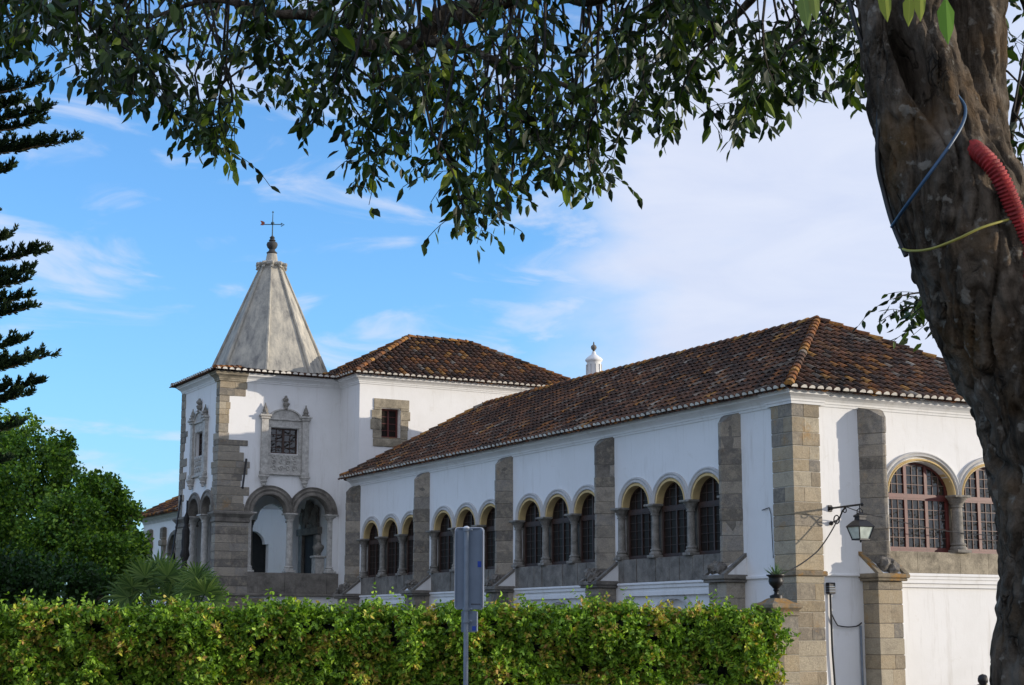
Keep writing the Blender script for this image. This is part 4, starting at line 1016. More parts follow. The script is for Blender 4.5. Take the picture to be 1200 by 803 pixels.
m.add(vs, [(i*(NR+1)+k, i*(NR+1)+k+1, (i+1)*(NR+1)+k+1, (i+1)*(NR+1)+k) for i in range(NS) for k in range(NR)])
simple_core = simple('hedge_core', (.007, .012, .005), .95, 0, .4, 12)  # near-black shell: the shade between the sprays is put into its colour
m.build('dark_core', simple_core, hd, recalc=False)
HC = [(.17, .31, .028), (.22, .38, .035), (.12, .23, .024), (.30, .44, .045), (.07, .14, .018), (.19, .34, .025)]
HY = [(.46, .44, .06), (.50, .40, .07), (.38, .31, .08), (.42, .26, .08), (.40, .46, .05)]
m = MB()
nspray = 11500
for i in range(nspray):
    s = random.uniform(-.05, HL+.12); top = random.random() < .30
    tz = htop(s)
    if top: d, z = random.uniform(-.30, .30), tz-.03; nv = Vector((0, 0, 1))+hn*.4
    else: z = .25+(tz-.28)*random.random()**.85; d = .32; nv = hn+Vector((0, 0, .35))
    b = hbulge(s, z); p = HA+he*s+hn*(d+b*(1 if not top else .4))+Vector((0, 0, z))
    if s > HL: p += hn*random.uniform(-.2, .1)
    if not top and mn.noise((s*2.6, z*2.6, 40)) < -.2 and random.random() < .8: continue
    yel = mn.noise((s*1.5, z*1.9, 20)); 
    out = (nv.normalized()+rv()*.65).normalized()
    # a hanging spray: arching stem with paired leaflets
    L_ = random.uniform(.12, .36)*(1.7 if top and random.random() < .12 else 1); k = random.randint(5, 9)
    ptsv = p.copy(); dirv = out.copy(); isy = random.random() < (.10+max(0, yel)*1.3)
    for j in range(k):
        dirv = (dirv+Vector((0, 0, -.16 if not top else -.08))).normalized(); ptsv = ptsv+dirv*L_/k
        for sg in (-1, 1):
            c = random.choice(HY) if (isy and random.random() < .8) else random.choice(HC); kk = random.uniform(.8, 1.45)
            side = dirv.cross(rv()).normalized(); dd = (dirv*.6+side*sg+Vector((0, 0, -.25))).normalized()
            leaf_cards(m, ptsv, dd, random.uniform(.06, .115), .27, (c[0]*kk, c[1]*kk, c[2]*kk))
m.build('foliage', 'leaf_matt', hd, tint=True, recalc=False)
lw2 = Thing('garden_wall', 'low stone garden wall under the hedge, its coping just showing below the leaves', 'wall', (HA.x, HA.y, 0), frame='w')
m = MB(); q = []
for d in (-.22, .34):
    for s in (-.2, HL+.1): q.append(HA+he*s+hn*d)
def wbox(m, A, e, n, s0, s1, d0, d1, z0, z1):
    vs = [A+e*s+n*d+Vector((0, 0, z)) for z in (z0, z1) for d in (d0, d1) for s in (s0, s1)]
    m.add(vs, [(0, 2, 3, 1), (4, 5, 7, 6), (0, 1, 5, 4), (2, 6, 7, 3), (0, 4, 6, 2), (1, 3, 7, 5)])
wbox(m, HA, he, hn, -.2, HL+.1, -.22, .18, 0, .50); m.build('masonry', 'granite', lw2)
m = MB(); wbox(m, HA, he, hn, -.2, HL+.1, -.28, .48, .50, .60); m.build('coping', 'slab_light', lw2)

# ============================================================ ROAD SIGN seen from behind
sg = Thing('road_sign', 'grey backs of two road signs on a galvanised pole before the hedge', 'road sign', tuple(at(546, 803, 20)*Vector((1, 1, 0)).to_tuple()[0] if False else (at(546, 803, 20).x, 20, 0)), frame='w')
px_, k_ = at(546, 760, 20).x, 20/FPX*1.0
def sxy(px, py, d=20): v = at(px, py, d); return v
z_top, z_bot = at(550, 618, 20).z, at(550, 714, 20).z
m = MB(); m.tube([(px_, 20.0, 0), (px_, 20.0, z_top-.01)], .029, 14); m.build('pole', 'pole', sg, smooth=True)
xl, xm, xr = at(533, 660, 20).x, at(549, 660, 20).x, at(567, 660, 20).x
m = MB()
def plate(m, pts, y0, y1, z0, z1, rr_=.04):
    """vertical plate with rounded corners seen from behind; pts = x range"""
    xa, xb = pts; n = 5; out = []
    for cx_, cz_, a0 in ((xb-rr_, z1-rr_, 0), (xa+rr_, z1-rr_, pi/2), (xa+rr_, z0+rr_, pi), (xb-rr_, z0+rr_, 1.5*pi)):
        for i in range(n+1): a = a0+pi/2*i/n; out.append((cx_+rr_*cos(a), cz_+rr_*sin(a)))
    N_ = len(out); sl_ = (y1-y0)
    f0 = [(x, y0, z) for x, z in out]; f1 = [(x, y1, z) for x, z in out]
    m.add(f0+f1, [tuple(range(N_)), tuple(range(2*N_-1, N_-1, -1))]+[(i, (i+1) % N_, N_+(i+1) % N_, N_+i) for i in range(N_)])
plate(m, (xl, xr-.015), 20.075, 20.085, z_bot, z_top)
# folded stiffening flange round the rim
for (a, b) in ((xl, xl+.012), (xr-.030, xr-.018)): m.box(a, b, 20.045, 20.08, z_bot+.04, z_top-.04)
m.box(xl+.04, xr-.05, 20.05, 20.08, z_top-.012, z_top-.002); m.box(xl+.04, xr-.05, 20.05, 20.08, z_bot+.002, z_bot+.012)
m.box(xm-.055, xm-.02, 20.035, 20.079, z_bot+.02, z_top-.02); m.box(xm-.0, xm+.012, 20.05, 20.079, z_bot+.02, z_top-.02)
sgp = m.build('sign_plate', 'signback', sg)
m = MB(); plate(m, (xl-.006, xr), 20.088, 20.10, z_bot-.004, z_top+.006); m.box(xr-.012, xr+.004, 20.03, 20.10, z_bot+.03, z_top-.03); m.build('plate_edge', 'white_edge', sg, sgp)
zz = at(550, 661, 20).z; m = MB(); m.box(xr-.075, xr-.032, 20.0700, 20.0745, zz-.035, zz+.035); zz = at(550, 708, 20).z; m.build('sticker', 'sticker', sg, sgp)
m = MB()
for i in range(9): m.box(xr-.15+i*.0125, xr-.142+i*.0125, 20.0705, 20.0745, zz-.008, zz+.006)
m.build('print', 'print', sg, sgp)
za, zb = at(550, 716, 20).z, at(550, 741, 20).z
m = MB(); plate(m, (at(540.5, 700, 20).x, at(559, 700, 20).x), 20.05, 20.06, zb, za, .015); s2 = m.build('small_plate', 'signback', sg)
m = MB(); x_ = at(559, 700, 20).x; m.box(x_-.002, x_+.010, 20.03, 20.065, zb+.01, za-.01); m.build('plate_edge', 'white_edge', sg, s2)
m = MB(); x_ = at(555.5, 700, 20).x; m.box(x_-.022, x_+.022, 20.045, 20.0495, zb+.02, zb+.07); m.build('sticker', 'sticker', sg, s2)
for py in (621, 714, 728):
    z = at(550, py, 20).z; m = MB(); m.tube([(px_, 20, z-.018), (px_, 20, z+.018)], .040, 12); m.box(px_-.035, px_+.075, 19.985, 20.0, z-.014, z+.014); m.sphere((px_+.06, 19.98, z), .014, seg=8); m.build('clamp', 'pole', sg)
m = MB(); m.lathe([(.036, z_top-.02), (.034, z_top), (.02, z_top+.012), (.004, z_top+.016)], 12, (px_, 20, 0)); m.build('pole_cap', 'white_edge', sg)

# ============================================================ NEAR TREE (trunk on the right, hanging branches above)
TD = 5.2; K = TD/FPX*1.018
nt_base = at(1262, 1290, TD); nt_base.z = 0
tr = Thing('hackberry_tree', 'dark leaning tree trunk at the right with drooping leafy branches overhead', 'tree', (nt_base.x, nt_base.y, 0), frame='w')
main = [((1270, 1345), 120), ((1264, 1100), 98), ((1262, 803), 92), ((1262, 700), 88), ((1258, 620), 85), ((1247, 545), 86), ((1226, 465), 88), ((1190, 380), 88), ((1152, 300), 84), ((1118, 220), 78), ((1090, 150), 68), ((1068, 80), 58), ((1057, 0), 53), ((1045, -100), 50), ((1015, -230), 46), ((960, -380), 42)]
side = [((1165, 345), 52), ((1150, 270), 50), ((1144, 200), 44), ((1143, 100), 37), ((1142, 0), 36), ((1138, -120), 34), ((1150, -300), 31)]
def spl(pts, n):
    P = [(Vector((p[0][0], p[0][1], 0)), p[1]) for p in pts]; out = []
    for i in range(len(P)-1):
        a, b, c, d = P[max(i-1, 0)], P[i], P[i+1], P[min(i+2, len(P)-1)]
        for k in range(n):
            t_ = k/n; t2, t3 = t_*t_, t_*t_*t_
            q = (b[0]*2+(c[0]-a[0])*t_+(a[0]*2-b[0]*5+c[0]*4-d[0])*t2+(b[0]*3-a[0]-c[0]*3+d[0])*t3)*.5
            out.append((q, b[1]+(c[1]-b[1])*t_))
    out.append(P[-1]); return out
def bark_disp(q, d, p, r_):
    f1 = mn.noise(Vector((q.x*4, q.y*4, q.z*2.0)))*.030
    f2 = -.030*max(0, 1-abs(mn.noise(Vector((q.x*8+q.z, q.y*8, q.z*2.4))))*9)*(.4+.6*max(0, mn.noise(q*2.2)+.5))-.016*max(0, 1-abs(mn.noise(Vector((q.x*19, q.y*19+q.z, q.z*5))))*7)
    f3 = mn.noise(Vector((q.x*38, q.y*38, q.z*26)))*.009+mn.noise(Vector((q.x*13, q.y*13, q.z*11)))*.016
    return q+d*(f1+f2+f3)*(r_/.22)
def bark_main(q, d, p, r_):
    q = bark_disp(q, d, p, r_)
    # hollow cleft on the side facing the street, and a swelling beside it
    c = at(1074, 70, TD-.17); v = q-c; ax = (at(1092, 135, TD-.17)-at(1050, 20, TD-.17)).normalized(); l_ = v.dot(ax); pr = (v-ax*l_)
    if d.y < .2: q += Vector((0, 1, 0))*.22*exp(-(pr.x/.030)**2-(l_/.17)**2)
    c2 = at(1105, 95, TD-.17); v = q-c2
    q += d*.035*exp(-(v.x/.05)**2-(v.z/.16)**2)
    return q
m = MB()
ms = spl(main, 34); m.tube([at(q.x, q.y, TD) for q, r_ in ms], [r_*K for q, r_ in ms], 170, bark_main)
ss = spl(side, 30); m.tube([at(q.x, q.y, TD+.08) for q, r_ in ss], [r_*K for q, r_ in ss], 120, bark_disp)
m.build('trunk', 'bark', tr, smooth=True)
def limb_pts(ctrl, n=8):
    P = [Vector(at(a, b, c)) for a, b, c, r_ in ctrl]; rad = [c[3] for c in ctrl]; out = []; ro = []
    for i in range(len(P)-1):
        a, b, c, d = P[max(i-1, 0)], P[i], P[i+1], P[min(i+2, len(P)-1)]
        for k in range(n):
            t_ = k/n; t2, t3 = t_*t_, t_*t_*t_
            out.append((b*2+(c-a)*t_+(a*2-b*5+c*4-d)*t2+(b*3-a-c*3+d)*t3)*.5); ro.append(rad[i]+(rad[i+1]-rad[i])*t_)
    out.append(P[-1]); ro.append(rad[-1]); return out, ro
limbs = [
    [(1045, -100, 5.3, .11), (930, -190, 5.9, .10), (780, -150, 6.5, .085), (660, -60, 6.9, .07), (590, -4, 7.0, .056), (520, 22, 7.0, .050), (480, 50, 7.0, .046), (420, 56, 7.0, .040), (395, 42, 7.05, .034), (370, 20, 7.1, .028), (320, 16, 7.1, .020), (250, 0, 7.2, .014), (180, 20, 7.3, .008)],
    [(480, 45, 7.0, .03), (540, 55, 6.9, .020), (590, 75, 6.8, .015), (650, 95, 6.7, .010), (700, 120, 6.6, .006)],
    [(930, -190, 5.9, .08), (850, -120, 6.3, .06), (740, -40, 6.6, .05), (695, -5, 6.7, .045), (640, -20, 6.9, .03), (560, -60, 7.2, .02)],
    [(380, 20, 7.1, .024), (372, -20, 7.15, .02), (340, -90, 7.2, .015)],
    [(1045, -100, 5.3, .07), (1000, -130, 6.2, .05), (930, -70, 7.0, .035), (880, 0, 7.6, .02), (840, 40, 8.0, .012)],
    [(1138, -120, 5.3, .07), (1180, -60, 6.0, .045), (1215, 40, 6.6, .028), (1190, 130, 7.0, .016), (1180, 200, 7.3, .008)],
    [(780, -150, 6.5, .06), (500, -220, 7.4, .045), (250, -150, 8.0, .03), (80, -70, 8.4, .018), (-40, -20, 8.6, .01)],
    [(1262, 300, 5.3, .03), (1230, 330, 6.5, .02), (1140, 345, 7.6, .012), (1085, 352, 8.0, .006)],
]
for i, L_ in enumerate(limbs):
    pts, ro = limb_pts(L_); m = MB(); m.tube(pts, ro, 14, lambda q, d, p, r_: q+d*r_*.25*mn.noise(q*9)); m.build('limb', 'bark', tr, smooth=True)
# envelope of the hanging foliage: (x, lowest y, density)
ENV = [(-60, 70), (0, 58), (25, 50), (45, 66), (60, 60), (90, 95), (125, 110), (160, 128), (185, 118), (205, 145), (230, 178), (255, 190), (275, 192), (290, 80), (300, 88), (330, 112), (350, 150), (365, 158), (385, 100), (405, 110), (415, 165), (432, 238), (450, 170), (470, 175), (500, 205), (515, 200), (530, 262), (560, 285), (585, 235), (600, 170), (622, 232), (640, 160), (655, 215), (680, 236), (700, 230), (715, 215), (722, 130), (745, 130), (775, 155), (800, 158), (806, 60), (820, 45), (835, 60), (845, 150), (865, 152), (900, 150), (930, 140), (945, 85), (960, 80), (980, 95), (1005, 130), (1020, 118), (1040, 60), (1110, 10), (1178, 20), (1184, 215), (1200, 240), (1260, 260)]
def env(x):
    if x <= ENV[0][0]: return ENV[0][1]
    for (a, ya), (b, yb) in zip(ENV, ENV[1:]):
        if a <= x <= b: return ya+(yb-ya)*(x-a)/(b-a)
    return ENV[-1][1]
NL = [(.024, .050, .010), (.016, .036, .008), (.045, .085, .014), (.075, .13, .018), (.014, .028, .008), (.030, .052, .010)]
NB = [(.24, .32, .03), (.32, .38, .045), (.18, .26, .03)]  # brighter leaf tones with the sunlight painted in
lv, tw = MB(), MB()
def strand(tipx, tipy, dist, rootx, rooty, bright=0, lsz=1.0, dens=1.0):
    a = Vector((rootx, rooty)); b = Vector((tipx, tipy)); Lp = (b-a).length
    n = max(4, int(Lp/14)); pts = []
    bowx = random.uniform(-14, 14); dd0 = random.uniform(-.5, .5)
    for i in range(n+1):
        t_ = i/n; x = a.x+(b.x-a.x)*(t_**.8)+bowx*sin(pi*t_); y = a.y+(b.y-a.y)*(t_**1.15)
        pts.append(at(x, y, dist+dd0*(1-t_)))
    pts = [p+Vector((.022*mn.noise((p.z*5, dist, rootx)), .03*mn.noise((p.z*5, dist, 7)), 0)) for p in pts]
    tw.tube(pts, [max(.0014, .0048*(1-i/n)+.001) for i in range(n+1)], 4, cap=False)
    if rooty > -20:                                   # bare stem carrying the spray up to the limbs
        q0 = pts[0]; q1 = at(rootx+random.uniform(-60, 60), -120, dist+random.uniform(-.4, .4)); tw.tube([q0, q0.lerp(q1, .5)+Vector((random.uniform(-.08, .08), 0, 0)), q1], [.005, .006, .008], 4, cap=False)
    for i in range(1, n+1):
        if i < n*.25 and random.random() < .5: continue
        p = pts[i]; ax = (pts[i]-pts[i-1]).normalized()
        nl = int(2*dens+random.random()*1.6)
        for k in range(nl):
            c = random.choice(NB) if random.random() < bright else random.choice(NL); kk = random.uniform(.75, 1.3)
            o = rv(); o.z *= .3; d = (ax*.5+o*1.1+Vector((0, 0, -.35))).normalized()
            base = p+rv()*.01
            st = base+d*random.uniform(.008, .03)
            leaf_cards(lv, st, (d+rv()*.35+Vector((0, 0, -.30))).normalized(), random.uniform(.042, .082)*lsz, random.uniform(.19, .26), (c[0]*kk, c[1]*kk, c[2]*kk), fold=.3)
        if random.random() < .72 and i < n:      # side twig
            o = rv(); o.z *= .25; o.normalize(); q = p.copy(); tp = [q.copy()]
            for k in range(random.randint(3, 7)):
                o = (o+Vector((0, 0, -.13))).normalized(); q = q+o*.034; tp.append(q.copy())
                if random.random() < .9:
                    c = random.choice(NL); kk = random.uniform(.75, 1.3); s_ = (o*.5+rv()*.6+Vector((0, 0, -.5))).normalized()
                    leaf_cards(lv, q, s_, random.uniform(.038, .066)*lsz, random.uniform(.19, .25), (c[0]*kk, c[1]*kk, c[2]*kk), fold=.3)
            tw.tube(tp, .0016, 3, cap=False)
x = -60
while x < 1275:
    yb = env(x); 
    # the deep one that draws the fringe
    for rep in range(2 if random.random() < .6 else 1):
        dist = random.uniform(6.2, 8.4); tx = x+random.uniform(-5, 5); ty = yb*random.uniform(.86, 1.0) if rep else yb*random.uniform(.93, 1.0)
        if 1040 < tx < 1182 or mn.noise((tx*.035, rep*3.3, 1.5)) < -.30: continue
        strand(tx, ty, dist, tx+random.choice((-1, 1))*random.uniform(15, 70), ty-random.uniform(70, 125), .06, 1.12, 1.35)
    for rep in range(2 if random.random() < .5 else 1):
        dist = random.uniform(5.8, 9.5); tx = x+random.uniform(-8, 8); ty = yb*random.uniform(.25, .85)
        if mn.noise((tx*.02, rep*5.3, 4.5)) > -.25: strand(tx, ty, dist, tx+random.choice((-1, 1))*random.uniform(20, 90), ty-random.uniform(70, 150), .06, 1.1)
    x += 13.5
# yellow-green tip on the left, a few bright middle sprays: sunlight put into leaf colour
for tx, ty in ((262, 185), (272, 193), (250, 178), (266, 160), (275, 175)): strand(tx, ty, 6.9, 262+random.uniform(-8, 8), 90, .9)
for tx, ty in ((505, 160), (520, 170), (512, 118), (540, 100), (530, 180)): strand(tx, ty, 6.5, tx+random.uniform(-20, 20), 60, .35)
# sparse long strands
for tx, ty, rx, ry in ((560, 286, 600, 180), (585, 262, 600, 190), (532, 262, 560, 170), (622, 232, 610, 150), (590, 225, 590, 150), (432, 240, 440, 120), (665, 228, 668, 130), (703, 232, 700, 130)): strand(tx, ty, 7.0, rx, ry, .05, 1.0, .45)
# the isolated spray left of the trunk, low
for tx, ty in ((1040, 372), (1052, 385), (1068, 395), (1085, 398), (1046, 352), (1062, 368), (1090, 375), (1078, 350)): strand(tx, ty, 7.9, 1095, 346+random.uniform(-6, 6), .05, 1.0, .7)
# the rest of the crown above and beside the frame (keeps the sky off the near leaves)
for i in range(400):
    x_, y_ = random.uniform(-150, 1400), random.uniform(-520, -70)
    d = random.uniform(5.2, 10); strand_len = random.uniform(60, 120)
    if i % 2 == 0: strand(x_, y_+strand_len, d, x_+random.uniform(-40, 40), y_, .03, 1.35, .9)
lv.build('leaves', 'leaf', tr, tint=True, recalc=False)
tw.build('twigs', 'twig', tr, recalc=False)
# a few soft leaves on a very near twig in front of the trunk
nl = MB(); nb = at(1095, -60, 2.6)
for px0, py0, ln, c in ((1108, -4, .085, (.14, .30, .02)), (1066, -8, .06, (.28, .33, .03)), (1078, -14, .06, (.30, .35, .04)), (1035, -20, .07, (.25, .30, .03)), (940, -10, .07, (.16, .24, .05)), (952, -14, .06, (.2, .26, .05))):
    p = at(px0, py0, 2.6); leaf_cards(nl, p, Vector((random.uniform(-.12, .12), -.05, -1)).normalized(), ln, .17, c, Vector((0, 1, 0)))
    pp = at(px0+10, -75, 2.6); nl.col = (.05, .05, .02); nl.tube([p, p.lerp(pp, .5)+Vector((.01, 0, 0)), pp], .0012, 4)
nl.tube([at(1130, -78, 2.6), at(1000, -80, 2.6), at(930, -72, 2.6)], .002, 4)
nl.tube([at(1130, -78, 2.6), at(1150, -160, 4.0), at(1140, -150, 5.2)], .003, 5)
nl.build('near_twig', 'leaf', tr, tint=True, recalc=False)

def trunk_surf(px, py, lift=.02):
    best = None
    for (q, r_) in ms:
        dd = (Vector((px, py, 0))-q).length
        if best is None or dd < best[0]: best = (dd, q, r_)
    dd, q, r_ = best; z = sqrt(max(0, r_*r_-dd*dd))*K
    return at(px, py, TD-z-lift)
def wrap(name, label, cat, pix, r_, m_, lift=.02, corr=False):
    P = [trunk_surf(*p, lift) if len(p) == 2 else at(*p) for p in pix]; out = []
    n = 14 if not corr else 40
    for i in range(len(P)-1):
        a, b, c, d = P[max(i-1, 0)], P[i], P[i+1], P[min(i+2, len(P)-1)]
        for k in range(n):
            t_ = k/n; t2, t3 = t_*t_, t_*t_*t_
            out.append((b*2+(c-a)*t_+(a*2-b*5+c*4-d)*t2+(b*3-a-c*3+d)*t3)*.5)
    out.append(P[-1]); th = Thing(name, label, cat, tuple(P[0]), frame='w')
    rad = r_
    if corr:
        acc = 0; rad = []
        for i, p in enumerate(out):
            if i: acc += (p-out[i-1]).length
            rad.append(r_*(1+.10*sin(2*pi*acc/.0125)))
    mm_ = MB(); mm_.tube(out, rad, 20 if corr else 8); mm_.build('tube', m_, th, smooth=not corr); return th
wrap('corrugated_hose', 'red corrugated plastic hose curving over the tree trunk', 'hose', [(1128, 168, 5.14), (1146, 178, 4.99), (1168, 202, 4.95), (1187, 242, 4.97), (1203, 295, 5.0), (1216, 370, 4.95), (1224, 470, 4.93)], .027, 'hose', corr=True)
wrap('wire', 'blue grey wire looped diagonally round the tree trunk', 'wire', [(1122, 112), (1131, 126), (1128, 145), (1112, 172), (1086, 208), (1060, 244), (1045, 266)], .0055, 'wire_blue', .035)
wrap('wire', 'thin yellow wire tied round the trunk below the blue one', 'wire', [(1054, 290, 5.20), (1066, 294), (1090, 292), (1120, 281), (1150, 267), (1180, 258), (1205, 252)], .0042, 'wire_yel', .04)
wrap('cable', 'black cable hanging down the left side of the tree trunk', 'cable', [(975, -90, 5.25), (1000, 20, 5.2), (1020, 78, 5.2), (1029, 130, 5.2), (1029, 190, 5.2), (1036, 225, 5.2), (1047, 264, 5.18), (1062, 300, 5.15)], .009, 'cable')

# ============================================================ NORFOLK PINE at the left edge
pd = 24.0; pp_ = at(-150, 700, pd)
pn = Thing('norfolk_pine', 'dark tiered pine with upturned branch tips at the left edge', 'tree', (pp_.x, pp_.y, 0), frame='w')
ztop = at(0, -150, pd).z
m = MB(); m.tube([(pp_.x, pp_.y, 0), (pp_.x+.05, pp_.y, 6), (pp_.x, pp_.y, ztop)], [.28, .2, .05], 12, bark_disp); m.build('trunk', 'bark', pn, smooth=True)
nd, br_ = MB(), MB()
PC = [(.010, .026, .012), (.016, .036, .014), (.024, .045, .014), (.035, .055, .016)]
def pine_branch(z0, az, L_, rise):
    u_ = Vector((cos(az), sin(az), 0)); pts = []
    n = 16
    for i in range(n+1): t_ = i/n; pts.append(Vector((pp_.x, pp_.y, z0))+u_*L_*t_+Vector((0, 0, -.16*sin(pi*t_*.9)+rise*t_**2.5)))
    br_.tube(pts, [.03*(1-.8*i/n) for i in range(n+1)], 5)
    v_ = Vector((-u_.y, u_.x, 0))
    for i in range(3, n+1):
        for sgn in (-1, 1, -1, 1, 0):
            ln = random.uniform(.15, .42)*(1.15-.75*i/n)+.05
            d = (v_*sgn*random.uniform(.5, 1)+u_*random.uniform(.5, .9)+Vector((0, 0, random.uniform(.1, .5)))).normalized()
            q = pts[i]+u_*random.uniform(-.08, .08); k = max(3, int(ln/.035))
            for j in range(k):
                d = (d+Vector((0, 0, .10))).normalized(); q = q+d*ln/k
                for h in range(6):
                    c = random.choice(PC); leaf_cards(nd, q, (d+rv()*.9+Vector((0, 0, .35))).normalized(), random.uniform(.055, .095), .17, c)
for ty, tipx in ((40, 40), (66, 20), (98, 62), (118, 30), (128, 62), (140, 50), (160, 86), (166, 60), (196, 16), (225, -20), (255, -10), (276, 10), (292, 46), (318, 38), (330, 30), (348, 30), (362, 44), (398, 30), (415, 57), (425, 40), (447, 46), (462, 30), (500, 20), (540, 10)):
    z = at(tipx, ty, pd).z; L_ = (at(tipx, ty, pd).x-pp_.x)*random.uniform(.92, .96)
    pine_branch(z-.06, random.uniform(-.08, .08), L_, .09)
    for k in range(3):
        a = random.uniform(.7, 5.6); pine_branch(z-.15+random.uniform(-.2, .2), a, L_*random.uniform(.7, .95), .15)
nd.build('needles', 'needle', pn, tint=True, recalc=False); br_.build('branches', 'bark', pn, recalc=False)

# ============================================================ BROADLEAF TREES left
def broadleaf(name, label, cx_, dist, blobs, n, cols, lsz, group=None):
    b = at(cx_, 739, dist); th = Thing(name, label, 'tree', (b.x, b.y, 0), frame='w', group=group)
    m = MB(); zc = sum(q[1] for q in blobs)/len(blobs); k = dist/FPX
    cen = [(at(px, py, dist+dz), r_*k) for px, py, r_, dz in blobs]
    zt = sum(c.z for c, r_ in cen)/len(cen)
    m.tube([(b.x, b.y, 0), (b.x+.1, b.y, zt*.45), (b.x, b.y, zt)], [.3, .22, .12], 12, bark_disp); m.build('trunk', 'bark', th, smooth=True)
    br = MB()
    for c, r_ in cen: br.tube([Vector((b.x, b.y, zt*.5)), Vector((b.x, b.y, zt*.5)).lerp(c, .5)+Vector((0, 0, .3)), c], [.10, .06, .02], 6)
    br.build('branches', 'bark', th, recalc=False)
    lf = MB(); tot = sum(r_**2 for c, r_ in cen)
    for c, r_ in cen:
        for i in range(int(n*r_**2/tot)):
            d = rv(); 
            rad = r_*(.55+.45*random.random()**.5)*(1+.48*mn.noise(d*2.6+c)+.30*mn.noise(d*5+c))
            p = c+Vector((d.x*1.05, d.y*1.05, d.z*.9))*rad
            if mn.noise(p*1.3) < -.06 and random.random() < .9: continue
            if mn.noise(p*3.1+Vector((5, 1, 2))) < -.18 and random.random() < .85: continue
            if p.z < .3: continue
            tone = .7+.6*random.random()
            o = (d+rv()*.6).normalized(); nlf = 4
            for j in range(nlf):
                cc = random.choice(cols); dd = (o+rv()*.9+Vector((0, 0, -.2))).normalized()
                leaf_cards(lf, p+rv()*lsz*.9, dd, lsz*random.uniform(.7, 1.25), .36, tuple(v*tone for v in cc))
    lf.build('crown', 'leaf_matt', th, tint=True, recalc=False)
LC = [(.08, .18, .020), (.12, .25, .024), (.045, .11, .016), (.19, .33, .035)]
LT = [(.09, .20, .020), (.14, .28, .026), (.04, .10, .014), (.28, .44, .045), (.07, .15, .018)]
broadleaf('broadleaf_tree', 'bright green broadleaf tree at the left edge under the dark pine', -10, 44, [(-30, 560, 75, 0), (30, 545, 48, -1), (10, 515, 38, 0), (48, 560, 42, 0), (20, 620, 60, -1), (60, 530, 24, 0), (70, 520, 14, 0), (-30, 650, 70, 0), (70, 600, 35, 0), (0, 590, 50, -2)], 21000, LT, .095, 'trees left of the palace')
broadleaf('broadleaf_tree', 'rounded green broadleaf tree between the pine and the far wing', 112, 41, [(110, 600, 40, 0), (122, 575, 22, 0), (140, 610, 26, 0), (95, 580, 22, 0), (148, 640, 22, 0), (100, 650, 50, 0), (70, 660, 45, 1), (145, 670, 24, 0), (60, 625, 35, 0), (120, 655, 40, -1), (85, 610, 34, -1), (156, 600, 12, 0)], 18000, LT, .09, 'trees left of the palace')
broadleaf('shrub', 'dark green shrub behind the hedge at the foot of the left trees', 60, 38, [(20, 690, 42, 0), (70, 695, 40, 0), (120, 700, 34, 0), (-20, 690, 50, 0), (150, 705, 20, 0)], 5200, [(.02, .06, .012), (.03, .08, .014), (.018, .045, .01)], .11)

broadleaf('added_shade_tree', 'unseen leafy tree added outside the right edge to shade the near trunk and leaves', 2010, 12, [(2010, 330, 420, 0), (1850, 450, 260, 1), (2150, 500, 260, -1), (2000, 150, 280, 1), (2000, 620, 260, 2), (2000, 300, 300, -3), (1950, 300, 300, 3)], 3000, LC, .17)  # added out of view to keep the low sun off trunk and leaves
broadleaf('added_shade_tree', 'second unseen leafy tree, added outside the right edge to shade the road sign', 1750, 21, [(1750, 400, 260, 0), (1650, 480, 150, 1), (1850, 520, 160, -1), (1750, 280, 160, 0), (1740, 600, 170, 1), (1750, 450, 200, -3)], 6000, LC, .17)  # also added out of view, for shade on the sign

# ============================================================ FAN PALMS
def fan_palm(label, px, dist, ybase, lst):
    b = at(px, ybase, dist); th = Thing('fan_palm', label, 'palm', (b.x, b.y, 0), frame='w')
    m = MB(); m.tube([(b.x, b.y, 0), (b.x, b.y, b.z)], [.12, .11], 12, bark_disp); m.build('trunk', 'bark', th)
    for (tx, ty, rad, facing) in lst:
        c = at(tx, ty, dist+random.uniform(-.3, .3)); o = Vector((b.x, b.y, b.z-.05)); fr = MB()
        out = (c-o); out.normalize(); fr.col = (.06, .10, .03); mid = o.lerp(c, .5)+Vector((0, 0, .06)); fr.tube([o, mid, c], .012, 5)
        side_ = Vector((0, -1, 0)).cross(out).normalized() if abs(out.y) < .9 else Vector((1, 0, 0))
        nrm_ = side_.cross(out).normalized(); side_ = (side_*cos(facing)+nrm_*sin(facing)).normalized()
        R_ = 1.15*rad*dist/FPX; nb_ = 22
        for i in range(nb_):
            a = -2.15+4.3*i/(nb_-1); L_ = R_*(1-.12*abs(a)/2)*random.uniform(.92, 1.06); d = (out*cos(a)+side_*sin(a)).normalized()
            sd = (side_*cos(a)-out*sin(a)).normalized(); cc = random.choice([(.09, .17, .04), (.13, .22, .055), (.06, .12, .03), (.18, .27, .07)])
            n0 = side_.cross(out).normalized(); dr = Vector((0, 0, -1))
            fr.col = cc; w_ = R_*.042
            dp = random.uniform(.05, .3); p1, p2, p3 = c+d*L_*.40, c+d*L_*.75+dr*L_*.3*dp, c+d*L_+dr*L_*dp
            vs = [c, p1-sd*w_, p1-n0*w_*.5, p1+sd*w_, p2-sd*w_*.75, p2-n0*w_*.4, p2+sd*w_*.75, p3]
            fr.add(vs, [(0, 1, 2), (0, 2, 3), (1, 4, 5, 2), (2, 5, 6, 3), (4, 7, 5), (5, 7, 6)])
        fr.build('frond', 'leaf_matt', th, tint=True, recalc=False)
